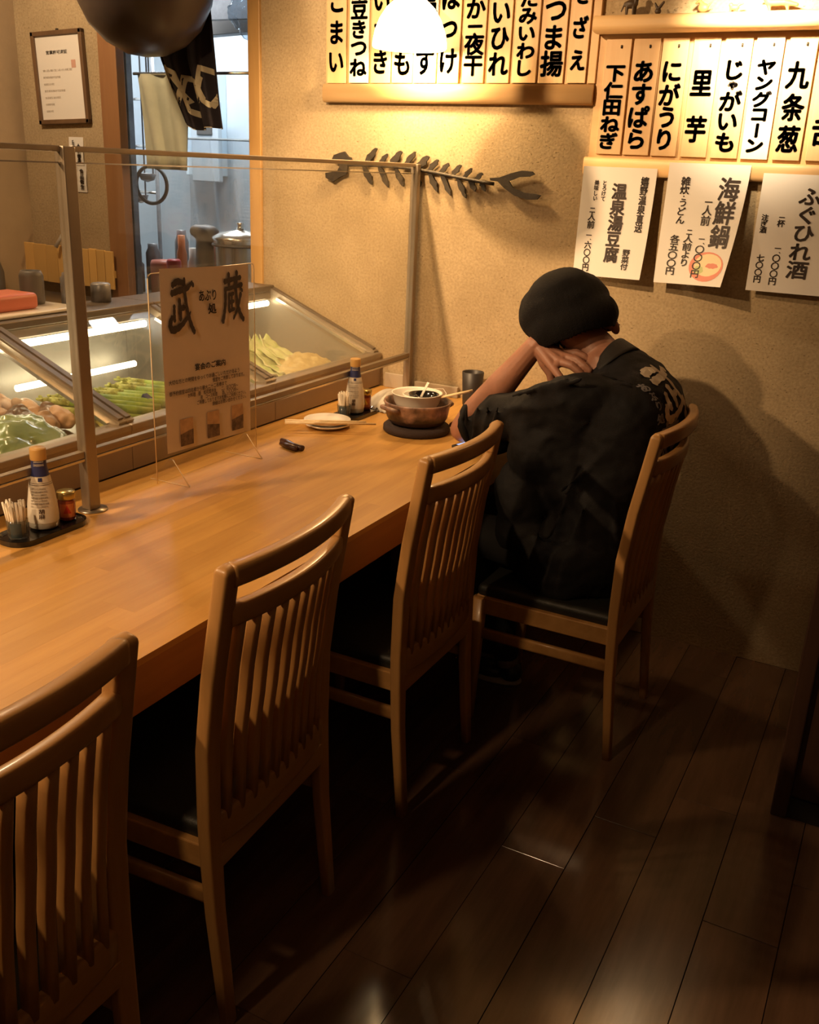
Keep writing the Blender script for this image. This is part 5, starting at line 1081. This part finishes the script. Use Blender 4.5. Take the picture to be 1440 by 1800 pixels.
# doorway things
wk = thing('hanging_pan', (-2.80, 2.98, 1.92), 'big round glossy black pan hanging before the kitchen doorway', 'pan')
lathe('pan_bowl', [(0, -.250), (.07, -.241), (.14, -.206), (.197, -.15), (.236, -.07), (.250, 0), (.248, .06), (.24, .10), (.23, .10), (.238, 0), (.223, -.07), (.13, -.197), (0, -.237)], (-2.64, 2.93, 2.135), M['panblack'], wk, 56)
tube('hook', [(-2.64, 2.93, 2.23), (-2.64, 2.93, 2.62)], .006, M['iron'], wk); tube('hook_bar', [(-2.88, 2.93, 2.235), (-2.40, 2.93, 2.235)], .008, M['iron'], wk)
nr = thing('noren_curtain', (-2.58, 3.12, 1.6), 'dark doorway curtain with a pale interlaced knot band', 'curtain')
YN = 3.135
def nf(u, v, d=0.0):             # v 0 bottom .. 1 top
    xl = -2.640 + (-2.755 + 2.640) * min(1, v / .42) if v < .42 else -2.755 + .030 * (v - .42); xr = -2.445 - .05 * v
    fold = .018 * math.sin(u * 15 + 1 + v) * (1 - .3 * v) + .008 * math.sin(u * 31)
    zb = 1.655 + .020 * (1 - u) * (1 - v) - .018 * math.exp(-((u - .35) / .2) ** 2) * (1 - v)
    return V3((xl + (xr - xl) * u, YN - .02 + fold - d, zb + (2.235 - zb) * v))
put('curtain_cloth', sheet(nf, 60, 40, .0012), M['noren'], nr, True)
put('hem', sheet(lambda u, v: nf(u, .0 + .006 * v, .002), 50, 1), M['noren_p'], nr, True)
def band(pts, w):
    n = len(pts); L_, R_ = [], []
    for i in range(n):
        a = pts[max(0, i - 1)]; b = pts[min(n - 1, i + 1)]; dx, dy = (b[0] - a[0]) * .28, (b[1] - a[1]) * .6; l_ = math.hypot(dx, dy); nx, ny = -dy / l_ * w / .28, dx / l_ * w / .6
        L_.append((pts[i][0] + nx, pts[i][1] + ny)); R_.append((pts[i][0] - nx, pts[i][1] - ny))
    bm = bmesh.new(); V = [[bm.verts.new(nf(min(.998, max(.002, p[0])), p[1], .0035)) for p in s_] for s_ in (L_, R_)]
    for i in range(n - 1): bm.faces.new((V[0][i], V[0][i + 1], V[1][i + 1], V[1][i]))
    bm_fix(bm); put('knot_band', bm, M['noren_p'], nr)
def seg(pts, m_=6):
    out = []
    for a, b in zip(pts, pts[1:]): out += [(a[0] + (b[0] - a[0]) * q / m_, a[1] + (b[1] - a[1]) * q / m_) for q in range(m_)]
    return out + [pts[-1]]
for cx_ in (.12, .45, .78):
    dz = .02 if cx_ != .45 else -.03
    for off in (0, .017):
        s_ = 1 - off * 6
        P = [(cx_ - .16 * s_, .235 + dz), (cx_ - .08 * s_, .235 + .110 * s_ + dz), (cx_ + .12 * s_, .235 + .080 * s_ + dz), (cx_ + .16 * s_, .235 - .01 + dz), (cx_ + .02 * s_, .235 - .120 * s_ + dz), (cx_ - .12 * s_, .235 - .090 * s_ + dz), (cx_ - .16 * s_, .235 + dz)]
        band(seg(P), .0105 if off == 0 else .0050)
for a, b in (((.19, .17), (.38, .31)), ((.19, .31), (.38, .16)), ((.52, .16), (.71, .31)), ((.52, .31), (.71, .17))): band(seg([a, b]), .010)
for k in range(6): 
    u = .10 + .13 * k; band(seg([(u, .955), (u + .01, .985)]), .004)
tw = thing('hanging_cloth', (-2.75, 3.20, 1.3), 'pale olive cloth hanging in the doorway behind the dark curtain', 'cloth')
put('cloth_sheet', sheet(lambda u, v: V3((-2.955 + .22 * u - .04 * v * (1 - u), 3.25 + .016 * math.sin(u * 12 + v * 2), 1.50 + .36 * v)), 50, 8, .001), M['towel'], tw, True)
tube('towel_rod', [(-3.004, 3.25, 1.862), (-2.36, 3.25, 1.862)], .006, M['steel_lt'], tw)
# kitchen back room
kp = thing('control_panel', (-3.62, 4.9, 1.5), 'pale kitchen wall panel with a dark display window', 'panel')
box('panel_box', -4.06, -3.86, 4.80, 4.95, 1.45, 2.02, M['kpale'], kp, bev=.006); box('panel_box', -3.98, -3.78, 4.76, 4.80, 1.42, 1.86, M['kwall'], kp, bev=.006); box('display_window', -3.93, -3.82, 4.752, 4.762, 1.68, 1.76, M['kdark'], kp, bev=.002)
lathe('round_knob', [(0, 0), (.045, 0), (.045, .05), (0, .05)], (-3.95, 4.74, 1.90), M['kgrey'], kp)
ds = thing('dark_cabinet', (-3.6, 3.7, 0), 'dark narrow cabinet side just inside the kitchen doorway', 'cabinet')
box('side_panel', -3.60, -3.195, 3.40, 3.43, 0, 2.40, M['kcab'], ds, bev=.004); box('edge_strip', -3.195, -3.178, 3.395, 3.43, 0, 2.40, M['kgrey'], ds, bev=.003); tube('door_handle', [(-3.24, 3.40, 1.55), (-3.24, 3.375, 1.56), (-3.24, 3.375, 1.68), (-3.24, 3.40, 1.69)], .006, M['steel_lt'], ds)
sr = thing('wire_rack', (-4.2, 4.7, 1.2), 'grey wire rack with hanging utensils inside the kitchen doorway', 'rack')
for x in (-4.20, -4.02): tube('upright', [(x, 4.5, 0), (x, 4.5, 2.3)], .012, M['kgrey'], sr)
for z in (1.35, 1.60, 1.85): tube('shelf_rail', [(-4.20, 4.5, z), (-4.02, 4.5, z)], .008, M['steel_lt'], sr)
hr = thing('ring_utensil', (-3.36, 3.72, 1.3), 'dark wire ring utensil hanging inside the kitchen doorway', 'utensil')
tube('hook_cord', [(-3.36, 3.72, 1.505), (-3.36, 3.72, 2.62)], .004, M['kgrey'], hr)
(tube('wire_ring', [(-3.36 + .095 * math.cos(2 * PI * k / 28), 3.72, 1.42 + .085 * math.sin(2 * PI * k / 28)) for k in range(28)], .009, M['kdark'], hr, 8, True))
for k, (x, z, r) in enumerate(((-3.42, 1.46, .045), (-3.47, 1.36, .04))):
    hl = thing('hanging_ladle', (x, 3.76, z), ['grey ladle cup hanging at the upper side of the wire ring', 'grey ladle cup hanging lower, beside the wire ring'][k], 'utensil')
    lathe('ladle_cup', [(0, -.03), (r * .7, -.02), (r, .01), (r * .95, .01), (r * .6, -.012), (0, -.02)], (x, 3.76, z), M['kgrey'], hl, 20); tube('ladle_stem', [(x, 3.76 + r * .9, z), (x, 3.76 + r, 2.62)], .004, M['kgrey'], hl)
kd = thing('white_kitchen_door', (-3.0, 4.93, 0), 'bright pale blue door panel deep in the kitchen', 'door panel')
box('door_leaf', -3.60, -3.20, 4.90, 4.945, 0.0, 2.1, M['kpale'], kd, bev=.005); box('frame', -3.10, -3.06, 4.88, 4.945, 0, 2.1, M['kgrey'], kd); box('door_leaf', -3.05, -2.85, 4.90, 4.945, 0.0, 2.1, M['kpale'], kd, bev=.005)
wsn = thing('plastic_sheet', (-3.1, 3.9, 1.1), 'hanging translucent pale plastic sheet behind the stock pot', 'plastic sheet')
put('sheet_film', sheet(lambda u, v: V3((-3.42 + .50 * u, 4.05 + .02 * math.sin(u * 22 + v * 3) + .01 * math.sin(u * 9), 1.08 + .56 * v)), 60, 10), M['vinyl'], wsn, True)
tube('sheet_rail', [(-3.45, 4.05, 1.64), (-2.12, 4.05, 1.64)], .006, M['steel_lt'], wsn)
kt = thing('cooking_range', (-3.1, 3.75, 0), 'stainless cooking range inside the kitchen doorway', 'cooker')
box('range_body', -3.75, -2.50, 3.45, 4.05, 0, .90, M['kgrey'], kt, bev=.006); box('range_top', -3.77, -2.48, 3.42, 4.07, .90, .925, M['steel'], kt, bev=.006)
sp2 = thing('stock_pot', (-2.755, 3.60, .925), 'tall stainless stock pot with lid inside the kitchen doorway', 'pot')
lathe('pot_body', [(0, 0), (.118, 0), (.122, .004), (.122, .285), (.126, .292), (.120, .294), (.116, .288), (.116, .01), (0, .01)], (-2.745, 3.60, .9255), M['steel_lt'], sp2, 40); lathe('lid', [(.128, .292), (.128, .298), (.09, .318), (.02, .330), (.012, .350), (.02, .360), (0, .362)], (-2.745, 3.60, .9255), M['steel_lt'], sp2, 40)
tube('pot_band', [(-2.745 + .124 * math.cos(2 * PI * k / 32), 3.60 + .124 * math.sin(2 * PI * k / 32), 1.19) for k in range(32)], .006, M['kdark'], sp2, 6, True)
bk = bmesh.new(); limb(bk, [(V3((-2.965, 3.62, .98)), .055), (V3((-2.955, 3.62, 1.12)), .052), (V3((-2.955, 3.62, 1.22)), .048)], 16); limb(bk, [(V3((-2.93, 3.62, 1.22)), .045), (V3((-3.0, 3.60, 1.235)), .03)], 12)
tag(put('black_canister', remeshed(bk, .008, 3), M['kdark'], None, True), 'rounded black canister standing left of the stock pot', 'canister')
def ko(name, prof, loc, mat, label, cat): tag(lathe(name, prof, loc, M[mat], None, 20), label, cat)
RZ = .9255
ko('red_jar', [(0, 0), (.032, 0), (.034, .004), (.034, .16), (.028, .17), (0, .17)], (-3.155, 3.62, RZ), 'redjar', 'red plastic jar on the range behind the paper sign', 'jar')
ko('pink_jar', [(0, 0), (.060, 0), (.062, .004), (.062, .14), (.055, .155), (0, .155)], (-3.255, 3.66, RZ), 'salmon', 'wide pinkish tub between the red jar and the orange bottle', 'tub')
ko('white_lid_bottle', [(0, 0), (.03, 0), (.03, .14), (.022, .16), (.022, .21), (0, .21)], (-3.185, 3.80, RZ), 'plastic_w', 'white bottle standing behind the red jar', 'bottle')
ko('orange_bottle', [(0, 0), (.026, 0), (.026, .17), (.018, .20), (.018, .26), (0, .26)], (-3.31, 3.86, RZ), 'labelred', 'slim orange capped bottle at the back of the range', 'bottle')
for i, (x, y, r, h, mt) in enumerate(((-3.40, 3.62, .045, .16, 'kdark'), (-3.39, 3.74, .035, .22, 'kgrey'), (-3.48, 3.70, .04, .26, 'kdark'), (-3.34, 3.52, .035, .09, 'plastic_w'), (-3.45, 3.53, .04, .07, 'kgrey'), (-3.36, 3.92, .035, .28, 'kgrey'))):
    ko('kitchen_jar', [(0, 0), (r, 0), (r, h * .8), (r * .7, h * .9), (r * .7, h), (0, h)], (x, y, RZ), mt, ['dark squat jar near the pillar on the range', 'slim grey jar behind the dark squat jar', 'tall dark jar closest to the pillar', 'small white jar at the range front', 'low grey jar at the range front by the pillar', 'tall grey jar at the back of the range'][i], 'jar')
for k in range(7):
    x, y, z = -3.46 + random.uniform(0, .2), 3.66 + random.uniform(-.08, .15), RZ + .26 + random.uniform(-.02, .08)
hd = thing('range_hood', (-3.1, 4.4, 2.2), 'dark edged range hood near the kitchen ceiling', 'range hood')
box('duct', -3.45, -2.65, 4.10, 4.14, 2.18, 2.62, M['kgrey'], hd); box('hood_edge', -3.6, -2.5, 4.15, 4.22, 2.13, 2.20, M['kdark'], hd, bev=.004, rot=Matrix.Rotation(-.25, 3, 'Z'))
lf = thing('tube_light_fixture', (-3.2, 4.4, 2.4), 'white tube light fixture at the kitchen ceiling', 'light fixture'); box('diffuser', -3.55, -2.75, 4.45, 4.75, 2.35, 2.38, M['tubewhite'], lf, bev=.004); box('housing', -3.60, -2.70, 4.40, 4.80, 2.38, 2.62, M['plastic_w'], lf)
pbm = bmesh.new(); blob(pbm, V3((-2.40, 3.30, 2.09)), (.07, .05, .11), sub=5); pme = bpy.data.meshes.new('b'); pbm.to_mesh(pme); pbm.free(); wobble(pme, .035, 18, 2); wobble(pme, .012, 60, 4)
for v in pme.vertices: v.co.y = max(v.co.y, 3.24); v.co.x = v.co.x - .06
tag(put('plastic_bag', pme, M['bagfilm'], None, True), 'crumpled clear plastic bag hanging beside the dark curtain top', 'bag')
